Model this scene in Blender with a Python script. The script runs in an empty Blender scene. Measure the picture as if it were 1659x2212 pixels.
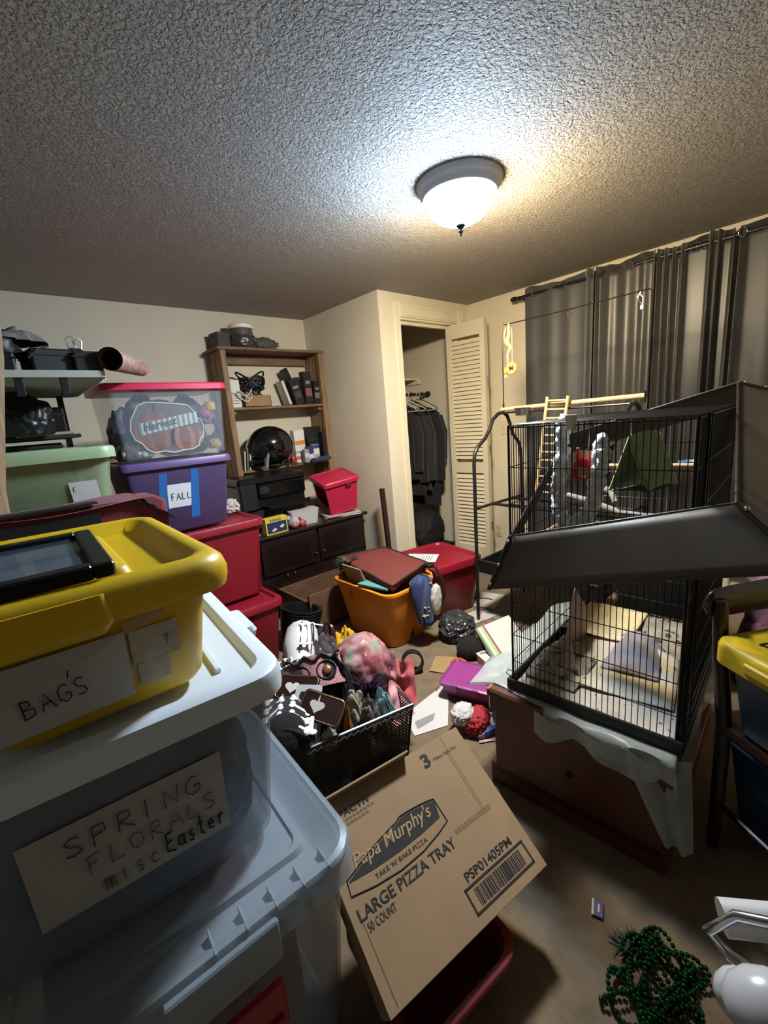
import bpy, bmesh, math, random
from mathutils import Vector, Matrix, Euler, noise
random.seed(7)
PI = math.pi
S = bpy.context.scene
COL = S.collection

# ---------------------------------------------------------------- camera, world, exposure
cam = bpy.data.cameras.new('camera'); cam.sensor_fit = 'HORIZONTAL'; cam.sensor_width = 36.0
cam.lens = 938.217 * 36.0 / 1659.0
cam.clip_start = 0.02
camo = bpy.data.objects.new('camera', cam); COL.objects.link(camo)
def cam_matrix(yaw, pitch, roll):
    cy, sy, cp, sp = math.cos(yaw), math.sin(yaw), math.cos(pitch), math.sin(pitch)
    f = Vector((sy*cp, cy*cp, sp)); r = Vector((cy, -sy, 0)); u = r.cross(f)
    r2 = r*math.cos(roll) + u*math.sin(roll); u2 = -r*math.sin(roll) + u*math.cos(roll)
    return Matrix((r2, u2, -f)).transposed()
camo.matrix_world = Matrix.Translation((0, 0, 1.36)) @ cam_matrix(math.radians(41.31445), math.radians(-12.15268), math.radians(-4.73663)).to_4x4()
S.camera = camo
W = bpy.data.worlds.new('world'); S.world = W; W.use_nodes = True
W.node_tree.nodes['Background'].inputs[0].default_value = (0.02, 0.02, 0.025, 1)
W.node_tree.nodes['Background'].inputs[1].default_value = 0.3
LAMP = 720.0                       # radiance of the ceiling lamp's glass
S.view_settings.view_transform = 'Standard'; S.view_settings.look = 'None'
S.view_settings.exposure = 0.12; S.view_settings.gamma = 1.0; S.view_settings.use_curve_mapping = False
S.cycles.use_denoising = True
S.cycles.max_bounces = 7; S.cycles.transparent_max_bounces = 12
S.cycles.caustics_reflective = False; S.cycles.caustics_refractive = False
S.cycles.sample_clamp_indirect = 6.0

# ---------------------------------------------------------------- materials
def srgb(h):
    if isinstance(h, str):
        h = h.lstrip('#'); h = [int(h[i:i+2], 16)/255 for i in (0, 2, 4)]
    return tuple((c/12.92 if c <= .04045 else ((c+.055)/1.055)**2.4) for c in h) + (1,)
MC = {}
def mat(col, rough=.5, metal=0, var=0, vs=12, bump=0, bs=150, alpha=1, sheen=0, stretch=None, col2=None, coat=0, sub=0, spec=None):
    key = (str(col), rough, metal, var, vs, bump, bs, alpha, sheen, stretch, str(col2), coat, sub, spec)
    if key in MC: return MC[key]
    m = bpy.data.materials.new('mat'); m.use_nodes = True; nt = m.node_tree; N = nt.nodes; L = nt.links
    b = N['Principled BSDF']; c = srgb(col)
    b.inputs['Base Color'].default_value = c; b.inputs['Roughness'].default_value = rough
    b.inputs['Metallic'].default_value = metal; b.inputs['Alpha'].default_value = alpha
    if sheen: b.inputs['Sheen Weight'].default_value = sheen
    if coat: b.inputs['Coat Weight'].default_value = coat
    if spec is not None: b.inputs['Specular IOR Level'].default_value = spec
    if sub:
        b.inputs['Subsurface Weight'].default_value = sub; b.inputs['Subsurface Radius'].default_value = (.02, .02, .01)
    if var or bump or col2:
        tc = N.new('ShaderNodeTexCoord'); mp = N.new('ShaderNodeMapping')
        L.new(tc.outputs['Object'], mp.inputs['Vector'])
        if stretch: mp.inputs['Scale'].default_value = stretch
    if var or col2:
        n = N.new('ShaderNodeTexNoise'); n.inputs['Scale'].default_value = vs; n.inputs['Detail'].default_value = 5
        n.inputs['Roughness'].default_value = .6
        L.new(mp.outputs[0], n.inputs['Vector'])
        cr = N.new('ShaderNodeValToRGB'); cr.color_ramp.elements[0].position = .32; cr.color_ramp.elements[1].position = .68
        d = srgb(col2) if col2 else tuple(x*(1-var) for x in c[:3]) + (1,)
        cr.color_ramp.elements[0].color = d; cr.color_ramp.elements[1].color = c if col2 else tuple(min(1, x*(1+var*.35)) for x in c[:3]) + (1,)
        L.new(n.outputs[0], cr.inputs[0]); L.new(cr.outputs[0], b.inputs['Base Color'])
    if bump:
        n2 = N.new('ShaderNodeTexNoise'); n2.inputs['Scale'].default_value = bs; n2.inputs['Detail'].default_value = 3
        L.new(mp.outputs[0], n2.inputs['Vector'])
        bp = N.new('ShaderNodeBump'); bp.inputs['Strength'].default_value = min(1, bump); bp.inputs['Distance'].default_value = .004*bump
        L.new(n2.outputs[0], bp.inputs['Height']); L.new(bp.outputs[0], b.inputs['Normal'])
    MC[key] = m
    return m

def popcorn():
    m = bpy.data.materials.new('mat'); m.use_nodes = True; nt = m.node_tree; N = nt.nodes; L = nt.links
    b = N['Principled BSDF']; b.inputs['Roughness'].default_value = .75; b.inputs['Base Color'].default_value = (.47, .44, .405, 1)
    b.inputs['Specular IOR Level'].default_value = .35
    tc = N.new('ShaderNodeTexCoord')
    n1 = N.new('ShaderNodeTexNoise'); n1.inputs['Scale'].default_value = 88; n1.inputs['Detail'].default_value = 3; n1.inputs['Roughness'].default_value = .55; n1.inputs['Distortion'].default_value = .6
    L.new(tc.outputs['Object'], n1.inputs['Vector'])
    cr = N.new('ShaderNodeValToRGB'); cr.color_ramp.elements[0].position = .40; cr.color_ramp.elements[1].position = .57; cr.color_ramp.interpolation = 'EASE'
    L.new(n1.outputs[0], cr.inputs[0])
    n2 = N.new('ShaderNodeTexNoise'); n2.inputs['Scale'].default_value = 16; n2.inputs['Detail'].default_value = 2
    L.new(tc.outputs['Object'], n2.inputs['Vector'])
    ma = N.new('ShaderNodeMath'); ma.operation = 'MULTIPLY_ADD'; ma.inputs[1].default_value = .4
    L.new(n2.outputs[0], ma.inputs[0]); L.new(cr.outputs[0], ma.inputs[2])
    bp = N.new('ShaderNodeBump'); bp.inputs['Strength'].default_value = 1; bp.inputs['Distance'].default_value = .008
    L.new(ma.outputs[0], bp.inputs['Height']); L.new(bp.outputs[0], b.inputs['Normal'])
    return m

WALL = mat('#d8cfba', .8, var=.05, vs=3, bump=.15, bs=220)
WHITE_TRIM = mat('#e0d8bd', .5, var=.06, vs=5)
CARPET = mat('#7f6a4f', .95, var=.3, vs=14, bump=1.0, bs=420, sheen=.2)
BLACK = mat('#141315', .5); BLACKM = mat('#161618', .35, spec=.6)
BLACKCLOTH = mat('#15151a', .9, var=.3, vs=30, bump=.4, bs=90, sheen=.15)
CHROME = mat('#c8c8cc', .18, 1)
STEEL = mat('#a8a8a8', .3, 1)
PAPER = mat('#d8d6d0', .7, var=.04, vs=20)
PAPERDIM = mat('#bdb8b0', .75, var=.12, vs=16)
INK = mat('#1b1a1c', .7)
WOOD = mat('#957654', .7, var=.45, vs=9, stretch=(8, 8, .7), bump=.2, bs=60)
WOODX = mat('#7f6549', .7, var=.5, vs=9, stretch=(.7, 8, 8), bump=.2, bs=60)
DOWEL = mat('#d8b989', .55, var=.15, vs=20)
ESPRESSO = mat('#1f1312', .35, var=.4, vs=6, stretch=(.6, 6, 6), coat=.2)
RED = mat('#801220', .42, var=.08, vs=5, coat=.1)
REDLID = mat('#871528', .38, var=.06, vs=5)
CARD = mat('#937757', .8, var=.10, vs=7, bump=.1, bs=200)
CARDDARK = mat('#6f5539', .85, var=.12, vs=8)

# ---------------------------------------------------------------- geometry helpers
class G:
    def __init__(s): s.v = []; s.f = []
    def add(s, v, f):
        o = len(s.v); s.v += [tuple(p) for p in v]; s.f += [tuple(i+o for i in q) for q in f]; return s
    def box(s, x0, x1, y0, y1, z0, z1):
        v = [(x, y, z) for z in (z0, z1) for y in (y0, y1) for x in (x0, x1)]
        return s.add(v, [(0, 2, 3, 1), (4, 5, 7, 6), (0, 1, 5, 4), (2, 6, 7, 3), (0, 4, 6, 2), (1, 3, 7, 5)])
    def cbox(s, x0, x1, y0, y1, z0, z1, b=.004):
        c = Vector(((x0+x1)/2, (y0+y1)/2, (z0+z1)/2)); h = (abs(x1-x0)/2, abs(y1-y0)/2, abs(z1-z0)/2); b = min(b, .45*min(h))
        bm = bmesh.new(); bmesh.ops.create_cube(bm, size=2)
        for q in bm.verts: q.co = Vector((q.co.x*h[0], q.co.y*h[1], q.co.z*h[2]))
        bmesh.ops.bevel(bm, geom=bm.edges[:], offset=b, segments=1, affect='EDGES', profile=.5)
        bm.verts.index_update()
        s.add([q.co + c for q in bm.verts], [[q.index for q in f.verts] for f in bm.faces]); bm.free(); return s
    def ring_loft(s, rings, cap0=True, cap1=True, closed=True):
        o = len(s.v); n = len(rings[0])
        for r in rings: s.v += [tuple(p) for p in r]
        for i in range(len(rings)-1):
            for j in range(n if closed else n-1):
                k = (j+1) % n
                s.f.append((o+i*n+j, o+i*n+k, o+(i+1)*n+k, o+(i+1)*n+j))
        if cap0: s.f.append(tuple(o+j for j in range(n))[::-1])
        if cap1: s.f.append(tuple(o+(len(rings)-1)*n+j for j in range(n)))
        return s
    def tube(s, pts, r, n=8, caps=True, closed=False):
        P = [Vector(p) for p in pts]; m = len(P); rs = r if isinstance(r, (list, tuple)) else [r]*m
        rings = []; t0 = None; nrm = None
        for i in range(m):
            if closed: t = (P[(i+1) % m]-P[i-1])
            else: t = (P[min(i+1, m-1)]-P[max(i-1, 0)])
            t = t.normalized() if t.length > 1e-9 else Vector((0, 0, 1))
            if nrm is None:
                a = Vector((0, 0, 1)) if abs(t.z) < .9 else Vector((1, 0, 0)); nrm = (a - t*a.dot(t)).normalized()
            else:
                nrm = (nrm - t*nrm.dot(t)); nrm = nrm.normalized() if nrm.length > 1e-6 else t.orthogonal().normalized()
            bn = t.cross(nrm)
            rings.append([P[i] + (nrm*math.cos(2*PI*k/n) + bn*math.sin(2*PI*k/n))*rs[i] for k in range(n)])
        if closed: rings.append(rings[0])
        return s.ring_loft(rings, caps and not closed, caps and not closed)
    def cyl(s, p, q, r, n=12): return s.tube([p, q], r, n)
    def lathe(s, prof, n=24, o=(0, 0, 0)):
        rings = [[(o[0]+r*math.cos(2*PI*k/n), o[1]+r*math.sin(2*PI*k/n), o[2]+z) for k in range(n)] for r, z in prof]
        cl = prof[0] == prof[-1]; return s.ring_loft(rings, prof[0][0] > 1e-4 and not cl, prof[-1][0] > 1e-4 and not cl)
    def prism(s, pts, d):
        n = len(pts); d = Vector(d); o = len(s.v)
        s.v += [tuple(Vector(p)) for p in pts] + [tuple(Vector(p)+d) for p in pts]
        s.f.append(tuple(o+i for i in range(n))[::-1]); s.f.append(tuple(o+n+i for i in range(n)))
        for i in range(n): k = (i+1) % n; s.f.append((o+i, o+k, o+n+k, o+n+i))
        return s
    def grid(s, nx, ny, fn):
        o = len(s.v)
        for j in range(ny+1):
            for i in range(nx+1): s.v.append(tuple(fn(i/nx, j/ny)))
        for j in range(ny):
            for i in range(nx): a = o+j*(nx+1)+i; s.f.append((a, a+1, a+nx+2, a+nx+1))
        return s
    def xf(s, M, i0=0):
        M = M if isinstance(M, Matrix) else Matrix.Translation(M)
        s.v = s.v[:i0] + [tuple(M @ Vector(p)) for p in s.v[i0:]]; return s

def rrect(hx, hy, r, z, n=5, cx=0, cy=0):
    r = min(r, hx*.98, hy*.98); P = []
    for sx, sy, a0 in ((1, 1, 0), (-1, 1, PI/2), (-1, -1, PI), (1, -1, 3*PI/2)):
        for k in range(n+1):
            a = a0 + k/n*PI/2
            P.append((cx+sx*(hx-r)+r*math.cos(a), cy+sy*(hy-r)+r*math.sin(a), z))
    return P
def blob(sx, sy, sz, seed=0, amp=.25, freq=2.2, sub=5, flat=True, ridge=False, z0=0):
    bm = bmesh.new(); bmesh.ops.create_icosphere(bm, subdivisions=sub, radius=1)
    off = Vector((seed*7.3, seed*3.1, seed*1.7)); bm.verts.index_update(); V = []
    for q in bm.verts:
        p = q.co.copy(); d = 0; fr = freq; a = amp
        for o in range(3):
            q3 = p*fr + off; w3 = Vector((noise.noise(q3*.7+Vector((3.1, 1.7, 9.2))), noise.noise(q3*.7+Vector((13.4, 7.9, 2.6))), noise.noise(q3*.7+Vector((5.8, 21.3, 17.1)))))*.55
            t = noise.noise(q3+w3)
            d += a*((1-2*abs(t))*.6-.2 if ridge else (.95*math.sqrt(t*t+.006)-.24)); fr *= 1.9; a *= .42
        p = p*(1+d); p = Vector((p.x*sx, p.y*sy, p.z*sz))
        if flat: p.z = max(p.z, -sz*.62) + sz*.62
        V.append((p.x, p.y, p.z+z0))
    F = [[q.index for q in f.verts] for f in bm.faces]; bm.free()
    g = G(); g.add(V, F); return g

def cloth(sx, sy, sz, seed=0, n=46, fold=.2):
    rnd = random.Random(seed); D = []
    for i in range(4):
        a = rnd.uniform(0, 2*PI); k = rnd.uniform(3.0, 8.5); D.append((math.cos(a)*k, math.sin(a)*k, rnd.uniform(0, 6), rnd.uniform(.5, 1)/(.6+k*.12)))
    o3 = Vector((seed*1.37, seed*2.11, seed*.73))
    def fn(u, v):
        u, v = 2*u-1, 2*v-1
        x, y = u*math.sqrt(max(0, 1-v*v/2)), v*math.sqrt(max(0, 1-u*u/2)); r = math.hypot(x, y); p = Vector((x, y, 0))
        w = noise.noise(p*1.3+o3)*2.4; w2 = noise.noise(p*2.6+o3)*1.1
        f = 0; lx = ly = 0
        for kx, ky, ph, am in D:
            t = kx*x+ky*y+ph+w+w2; f += am*(abs(math.sin(t))**.75-.5); c = am*math.cos(2*t)*.05; q = math.hypot(kx, ky); lx += kx/q*c; ly += ky/q*c
        out = 1+.28*noise.noise(Vector((x*1.6, y*1.6, seed)))
        h = max(0, 1-r**2.6)*(.82+.35*noise.noise(p*1.5+o3*2))+f*fold*(1.15-r**3)
        return ((x*out+lx)*sx, (y*out+ly)*sy, max(0, h)*sz*1.25)
    return G().grid(n, n, fn)
def obj(name, g, m, parent=None, smooth=35, loc=None, rot=None, mods=None):
    me = g if isinstance(g, bpy.types.Mesh) else bpy.data.meshes.new(name)
    if not isinstance(g, bpy.types.Mesh):
        me.from_pydata(g.v, [], g.f); me.validate(); me.update()
        bm = bmesh.new(); bm.from_mesh(me); bmesh.ops.recalc_face_normals(bm, faces=bm.faces[:]); bm.to_mesh(me); bm.free()
        if m: me.materials.append(m)
        if smooth:
            for p in me.polygons: p.use_smooth = True
            me.set_sharp_from_angle(angle=math.radians(smooth))
    o = bpy.data.objects.new(name, me); COL.objects.link(o)
    if parent: o.parent = parent
    if loc: o.location = loc
    if rot: o.rotation_euler = rot
    return o
def tag(o, label, cat, group=None):
    o['label'] = label; o['category'] = cat
    if group: o['group'] = group
    return o
def root(name, label, cat, loc=(0, 0, 0), rz=0, group=None, rot=None):
    o = bpy.data.objects.new(name, None); COL.objects.link(o); o.location = loc; o.rotation_euler = rot or (0, 0, rz)
    o.empty_display_size = .05
    return tag(o, label, cat, group)
def thing(name, g, m, label, cat, loc=(0, 0, 0), rot=(0, 0, 0), group=None, smooth=35):
    return tag(obj(name, g, m, None, smooth, loc, rot), label, cat, group)
def struct(name, g, m, parent=None, smooth=35):
    o = obj(name, g, m, parent, smooth)
    if not parent: o['kind'] = 'structure'
    return o
def part_label(o, t): o['label'] = t; return o

def text(body, width, m, parent, M, height=None, bold=0.0, shear=0.0, ext=.0004, name='lettering', align='LEFT', spacing=1.0):
    cu = bpy.data.curves.new('t', 'FONT'); cu.body = body; cu.size = 1; cu.extrude = 0; cu.offset = bold; cu.shear = shear
    cu.space_character = spacing; cu.resolution_u = 3
    to = bpy.data.objects.new('t', cu); COL.objects.link(to)
    dg = bpy.context.evaluated_depsgraph_get(); me = bpy.data.meshes.new_from_object(to.evaluated_get(dg))
    bpy.data.objects.remove(to)
    xs = [v.co.x for v in me.vertices]; ys = [v.co.y for v in me.vertices]
    sx = width/(max(xs)-min(xs)); sy = sx if not height else height/(max(ys)-min(ys))
    x0 = min(xs); y0 = min(ys)
    for v in me.vertices: v.co = M @ Vector(((v.co.x-x0)*sx, (v.co.y-y0)*sy, ext))
    me.materials.clear(); me.materials.append(m)
    o = bpy.data.objects.new(name, me); COL.objects.link(o); o.parent = parent
    return o
# hand-drawn capitals as pen strokes, unit boxes
SF = {'A': [[(0, 0), (.45, 1), (.9, 0)], [(.15, .4), (.75, .4)]],
 'B': [[(.05, 0), (.15, 1)], [(.1, 1), (.6, .95), (.65, .7), (.12, .52), (.75, .45), (.7, .05), (.0, 0)]],
 'E': [[(.7, 1), (.1, .95), (0, .1), (.75, 0)], [(.05, .52), (.55, .55)]],
 'F': [[(.1, 0), (.12, 1), (.8, 1.02)], [(.1, .55), (.6, .55)]],
 'G': [[(.75, .9), (.45, 1), (.1, .7), (.05, .25), (.4, 0), (.8, .15), (.8, .45), (.5, .45)]],
 'I': [[(.3, 0), (.35, 1)]],
 'L': [[(.15, 1), (.1, 0), (.75, .03)]],
 'M': [[(0, 0), (.1, 1), (.45, .3), (.8, 1), (.95, 0)]],
 'N': [[(.05, 0), (.1, 1), (.7, .05), (.8, 1.05)]],
 'O': [[(.4, 1), (.1, .75), (.1, .25), (.45, 0), (.8, .3), (.75, .8), (.4, 1)]],
 'P': [[(.1, 0), (.15, 1)], [(.1, 1), (.65, .95), (.7, .6), (.15, .5)]],
 'R': [[(.1, 0), (.15, 1)], [(.1, 1), (.65, .95), (.68, .65), (.15, .5), (.8, 0)]],
 'S': [[(.7, .9), (.4, 1), (.1, .8), (.25, .55), (.6, .42), (.7, .15), (.4, 0), (.05, .12)]],
 'T': [[(.35, 0), (.4, 1)], [(0, .95), (.85, 1.02)]],
 'a': [[(.6, .5), (.2, .5), (.1, .15), (.35, 0), (.6, .2), (.65, .5), (.65, .0), (.8, .05)]],
 's': [[(.6, .5), (.25, .5), (.2, .33), (.55, .22), (.45, .0), (.1, .04)]],
 't': [[(.35, .95), (.3, .1), (.6, 0)], [(.05, .6), (.6, .62)]],
 'e': [[(.1, .25), (.6, .3), (.45, .52), (.15, .42), (.12, .1), (.6, .02)]],
 'r': [[(.15, .5), (.2, 0)], [(.18, .35), (.4, .52), (.65, .46)]],
 'm': [[(.05, .5), (.05, 0), (.1, .4), (.3, .5), (.38, 0), (.45, .42), (.65, .5), (.75, 0)]],
 'i': [[(.3, .5), (.3, 0)], [(.3, .68), (.31, .72)]],
 'c': [[(.6, .45), (.3, .5), (.1, .25), (.3, 0), (.65, .06)]],
 '?': [[(.1, .8), (.4, 1), (.7, .8), (.4, .5), (.4, .3)], [(.4, .05), (.42, .0)]], ' ': []}
def scribble(body, w, h, m, parent, M, r=.0011, name='handwriting', gap=1.15):
    g = G(); x = 0; cw = w/max(1, (len(body)*gap))
    for ch in body:
        for st in SF.get(ch, []):
            pts = [M @ Vector((x+px*cw+random.uniform(-.03, .03)*cw, py*h+random.uniform(-.03, .03)*h, .0006)) for px, py in st]
            g.tube(pts, r, 5)
        x += cw*gap
    o = obj(name, g, m, parent, 60); o['kind'] = 'stuff'; return o

# ---------------------------------------------------------------- plastic totes
def tote_body(hx, hy, h, taper, r, t=.004, lip=.012):
    R = [rrect(hx-taper-.01, hy-taper-.01, r*.8, 0), rrect(hx-taper, hy-taper, r, .012), rrect(hx, hy, r, h-.03), rrect(hx, hy, r, h-.02),
         rrect(hx+lip, hy+lip, r+lip*.5, h-.016), rrect(hx+lip, hy+lip, r+lip*.5, h-.002), rrect(hx+lip-.004, hy+lip-.004, r+lip*.5, h),
         rrect(hx-t, hy-t, r, h), rrect(hx-taper-t, hy-taper-t, r, .018)]
    return G().ring_loft(R)
def tote_lid(hx, hy, z, r, lip=.02, skirt=.03, rise=.012, recess=.014, inset=.04):
    a = lip
    R = [rrect(hx+a-.006, hy+a-.006, r+.01, z-skirt), rrect(hx+a, hy+a, r+.012, z-skirt), rrect(hx+a, hy+a, r+.012, z), rrect(hx+a-.004, hy+a-.004, r+.01, z+rise*.7),
         rrect(hx+a-.012, hy+a-.012, r+.005, z+rise), rrect(hx+a-inset*.75, hy+a-inset*.75, r, z+rise), rrect(hx+a-inset, hy+a-inset, r*.9, z+rise-recess)]
    return G().ring_loft(R)
def tote(name, label, cat, loc, rz, hx, hy, h, body, lid=None, taper=.03, r=.04, group=None, lip=.012, **lk):
    e = root(name, label, cat, loc, rz, group)
    b = obj('body', tote_body(hx, hy, h, taper, r, lip=lip), body, e)
    l = obj('lid', tote_lid(hx, hy, h+.002, r, **lk), lid, e) if lid else None
    return e, b, l
def handle_tab(e, m, x, y, z, w, along='x', d=.02, hh=.02):
    g = G()
    if along == 'x': g.cbox(x-w/2, x+w/2, y-d/2, y+d/2, z-hh/2, z+hh/2, .005)
    else: g.cbox(x-d/2, x+d/2, y-w/2, y+w/2, z-hh/2, z+hh/2, .005)
    return obj('handle', g, m, e)
def plane_M(o, xa, ya):     # frame with origin o, x axis xa, y axis ya
    xa = Vector(xa).normalized(); ya = Vector(ya); za = xa.cross(ya).normalized(); ya = za.cross(xa)
    return Matrix.Translation(o) @ Matrix((xa, ya, za)).transposed().to_4x4()

# ================================================================ THE ROOM
H = 2.25
X0, X1, Y0, Y1 = -1.5, 3.30, -1.1, 3.43
struct('floor', G().box(X0, X1, Y0, Y1, -.1, 0), CARPET, smooth=0)
struct('ceiling', G().box(X0, X1, Y0, Y1, H, H+.1), popcorn(), smooth=0)
struct('wall_back', G().box(X0-.1, X1+.1, Y1, Y1+.1, 0, H), WALL, smooth=0)
struct('wall_right', G().box(X1, X1+.1, Y0, Y1, 0, H), WALL, smooth=0)
struct('wall_left', G().box(X0-.1, X0, Y0, Y1, 0, H), WALL, smooth=0)
# unseen front wall; its wide opening is added so less light bounces back
struct('wall_front', G().box(X0, -1.1, Y0-.1, Y0, 0, H).box(1.3, X1, Y0-.1, Y0, 0, H).box(-1.1, 1.3, Y0-.1, Y0, 2.1, H), WALL, smooth=0)
struct('wall_closet_side', G().box(2.26, 2.36, 2.55, Y1, 0, H), WALL, smooth=0)
OX0, OX1, OZ = 2.46, 3.14, 2.09          # closet opening
struct('wall_closet_front', G().box(2.26, OX0, 2.45, 2.55, 0, H).box(OX1, X1, 2.45, 2.55, 0, H).box(OX0, OX1, 2.45, 2.55, OZ, H), WALL, smooth=0)
tr = bpy.data.objects.new('trim_1', None); COL.objects.link(tr); tr['kind'] = 'structure'
def casing(x0, x1, z0, z1, vert):
    g = G()
    if vert: g.cbox(x0, x1, 2.436, 2.45, z0, z1, .003).cbox(x0+.012, x1-.03, 2.43, 2.437, z0, z1, .002).cbox(x0+.045, x1-.006, 2.432, 2.437, z0, z1, .002)
    else: g.cbox(x0, x1, 2.436, 2.45, z0, z1, .003).cbox(x0, x1, 2.43, 2.437, z0+.012, z1-.045, .002).cbox(x0, x1, 2.43, 2.437, z1-.03, z1-.012, .002)
    return g
obj('casing_side', casing(2.393, OX0+.004, 0, 2.19, True), WHITE_TRIM, tr)
obj('casing_side', casing(OX1-.004, 3.21, 0, 2.19, True), WHITE_TRIM, tr)
obj('casing_head', casing(OX0+.004, OX1-.004, OZ-.005, 2.19, False), WHITE_TRIM, tr)
obj('jamb', G().box(OX0-.002, OX0+.015, 2.45, 2.55, 0, OZ).box(OX1-.015, OX1+.002, 2.45, 2.55, 0, OZ).box(OX0, OX1, 2.45, 2.55, OZ-.02, OZ+.001).box(OX0+.015, OX1-.015, 2.485, 2.515, OZ-.045, OZ-.02), WHITE_TRIM, tr)
struct('baseboard_right', G().cbox(3.286, 3.30, .2, 2.45, 0, .085, .004), WHITE_TRIM)
struct('baseboard_back', G().cbox(-1.1, 2.26, 3.416, 3.43, 0, .085, .004), WHITE_TRIM)
struct('baseboard_closet', G().cbox(2.246, 2.26, 2.45, 3.41, 0, .085, .004), WHITE_TRIM)

# louvred bifold door, folded open against the right jamb
door = bpy.data.objects.new('door_1', None); COL.objects.link(door); door['kind'] = 'structure'
DOORP = mat('#cfc6ae', .5, var=.05, vs=6)
def bifold(x, y0, y1, xk, slats=True):
    t = .014; z0, z1 = .03, 2.06
    fy = lambda u: y0 + (y1-y0)*u
    fx = lambda u: x + xk*u
    def bar(u0, u1, a, b, nm):
        g = G(); e = .004
        g.add([(fx(u)+s*t, fy(u), z) for z in (a, b) for u in (u0, u1) for s in (-1, 1)], [(0, 1, 3, 2), (4, 6, 7, 5), (0, 4, 5, 1), (2, 3, 7, 6), (0, 2, 6, 4), (1, 5, 7, 3)])
        return obj(nm, g, DOORP, door, 0)
    bar(0, .12, z0, z1, 'stile'); bar(.88, 1, z0, z1, 'stile')
    bar(.12, .88, z1-.11, z1, 'rail'); bar(.12, .88, z0, z0+.16, 'rail'); bar(.12, .88, .84, .93, 'rail')
    sl = G(); w = .019
    ux, uy = fx(.885)-fx(.115), fy(.885)-fy(.115)
    for a in (0, 1):
        pass
    ca = .010; cz = .0165; th = .003
    vs = []
    for u in (0, 1):
        for (dx, dz) in ((-ca, -cz), (-ca+th, -cz-th*.3), (ca, cz), (ca-th, cz+th*.3)):
            vs.append((ux*u+dx, uy*u, dz))
    sl.add(vs, [(0, 1, 2, 3)[::-1], (4, 5, 6, 7), (0, 4, 5, 1), (1, 5, 6, 2), (2, 6, 7, 3), (3, 7, 4, 0)])
    me = None; z = z0+.175
    while z < z1-.115:
        if not (.828 < z < .942):
            o = obj('slat', me or sl, DOORP, door, 0, loc=(fx(.115), fy(.115), z)); me = o.data
        z += .0335
bifold(3.035, 2.475, 2.115, .03)
bifold(3.085, 2.445, 2.125, .012)
obj('hinge', G().cyl((3.082, 2.108, 1.55), (3.082, 2.108, 1.62), .006, 8).cyl((3.082, 2.108, .35), (3.082, 2.108, .42), .006, 8).cyl((3.082, 2.108, 1.0), (3.082, 2.108, 1.07), .006, 8), STEEL, door)

# outlet and switch plates on the right wall
def plate(name, label, cat, y, z, w=.07, h=.115):
    e = root(name, label, cat, (3.30, y, z))
    obj('cover_plate', G().cbox(-.006, 0, -w/2, w/2, -h/2, h/2, .003), mat('#cfc7a6', .45), e)
    return e
e = plate('wall_outlet', 'cream wall outlet low on the wall right of the louvred door', 'outlet', 2.19, .28)
for zz in (-.026, .026):
    s_ = obj('socket', G().cbox(-.009, -.005, -.017, .017, zz-.018, zz+.018, .004), mat('#c4bb98', .45), e)
    obj('slot', G().box(-.0094, -.0085, -.009, -.006, zz-.006, zz+.006).box(-.0094, -.0085, .006, .009, zz-.006, zz+.006), INK, s_, 0)
e = plate('light_switch', 'cream light switch plate on the wall behind the bird perch stand', 'switch', 2.11, 1.2)
obj('toggle', G().cbox(-.016, -.005, -.005, .005, -.004, .014, .002), mat('#c9c09c', .4), e)

# ================================================================ CEILING LAMP
LX, LY = 1.60, 1.205
e = root('ceiling_light', 'flush ceiling lamp with glowing glass dome and grey ringed base', 'ceiling light', (LX, LY, H))
NICKEL = mat('#ccd1d8', .45)
obj('canopy', G().lathe([(.0, 0), (.168, 0), (.170, -.006), (.160, -.014), (.158, -.02), (.163, -.024), (.158, -.032), (.146, -.042), (.143, -.047), (.147, -.051), (.142, -.056), (.136, -.056), (.136, -.03), (0, -.03)], 56), NICKEL, e, 50)
gm = bpy.data.materials.new('mat'); gm.use_nodes = True; N = gm.node_tree.nodes; L = gm.node_tree.links
N.remove(N['Principled BSDF']); em = N.new('ShaderNodeEmission'); em.inputs[1].default_value = LAMP
tc = N.new('ShaderNodeTexCoord'); sx = N.new('ShaderNodeSeparateXYZ'); mr = N.new('ShaderNodeMapRange'); cr = N.new('ShaderNodeValToRGB')
mr.inputs['From Min'].default_value = -.13; mr.inputs['From Max'].default_value = .13
cr.color_ramp.elements[0].color = (.56, .76, 1.0, 1); cr.color_ramp.elements[0].position = .36
cr.color_ramp.elements[1].color = (1.0, .79, .48, 1); cr.color_ramp.elements[1].position = .64
L.new(tc.outputs['Object'], sx.inputs[0]); L.new(sx.outputs['X'], mr.inputs['Value']); L.new(mr.outputs[0], cr.inputs[0]); L.new(cr.outputs[0], em.inputs[0]); mz = N.new('ShaderNodeMapRange'); mz.inputs['From Min'].default_value = -.05; mz.inputs['From Max'].default_value = -.145; mz.inputs['To Min'].default_value = .06*LAMP; mz.inputs['To Max'].default_value = LAMP; L.new(sx.outputs['Z'], mz.inputs['Value']); L.new(mz.outputs[0], em.inputs[1]); L.new(em.outputs[0], N['Material Output'].inputs[0])
dome = [(.134*math.cos(a), -.054-.098*math.sin(a)) for a in [k/14*PI/2 for k in range(14)]] + [(.001, -.152)]
obj('glass_dome', G().lathe([(.134, -.046)]+dome, 48), gm, e, 60)
obj('finial', G().lathe([(.001, -.149), (.016, -.151), (.019, -.156), (.012, -.162), (.005, -.166), (.004, -.171), (.009, -.175), (.008, -.179), (.003, -.183), (.005, -.188), (.001, -.194)], 20), mat('#050505', .9, spec=0), e, 60)

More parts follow.
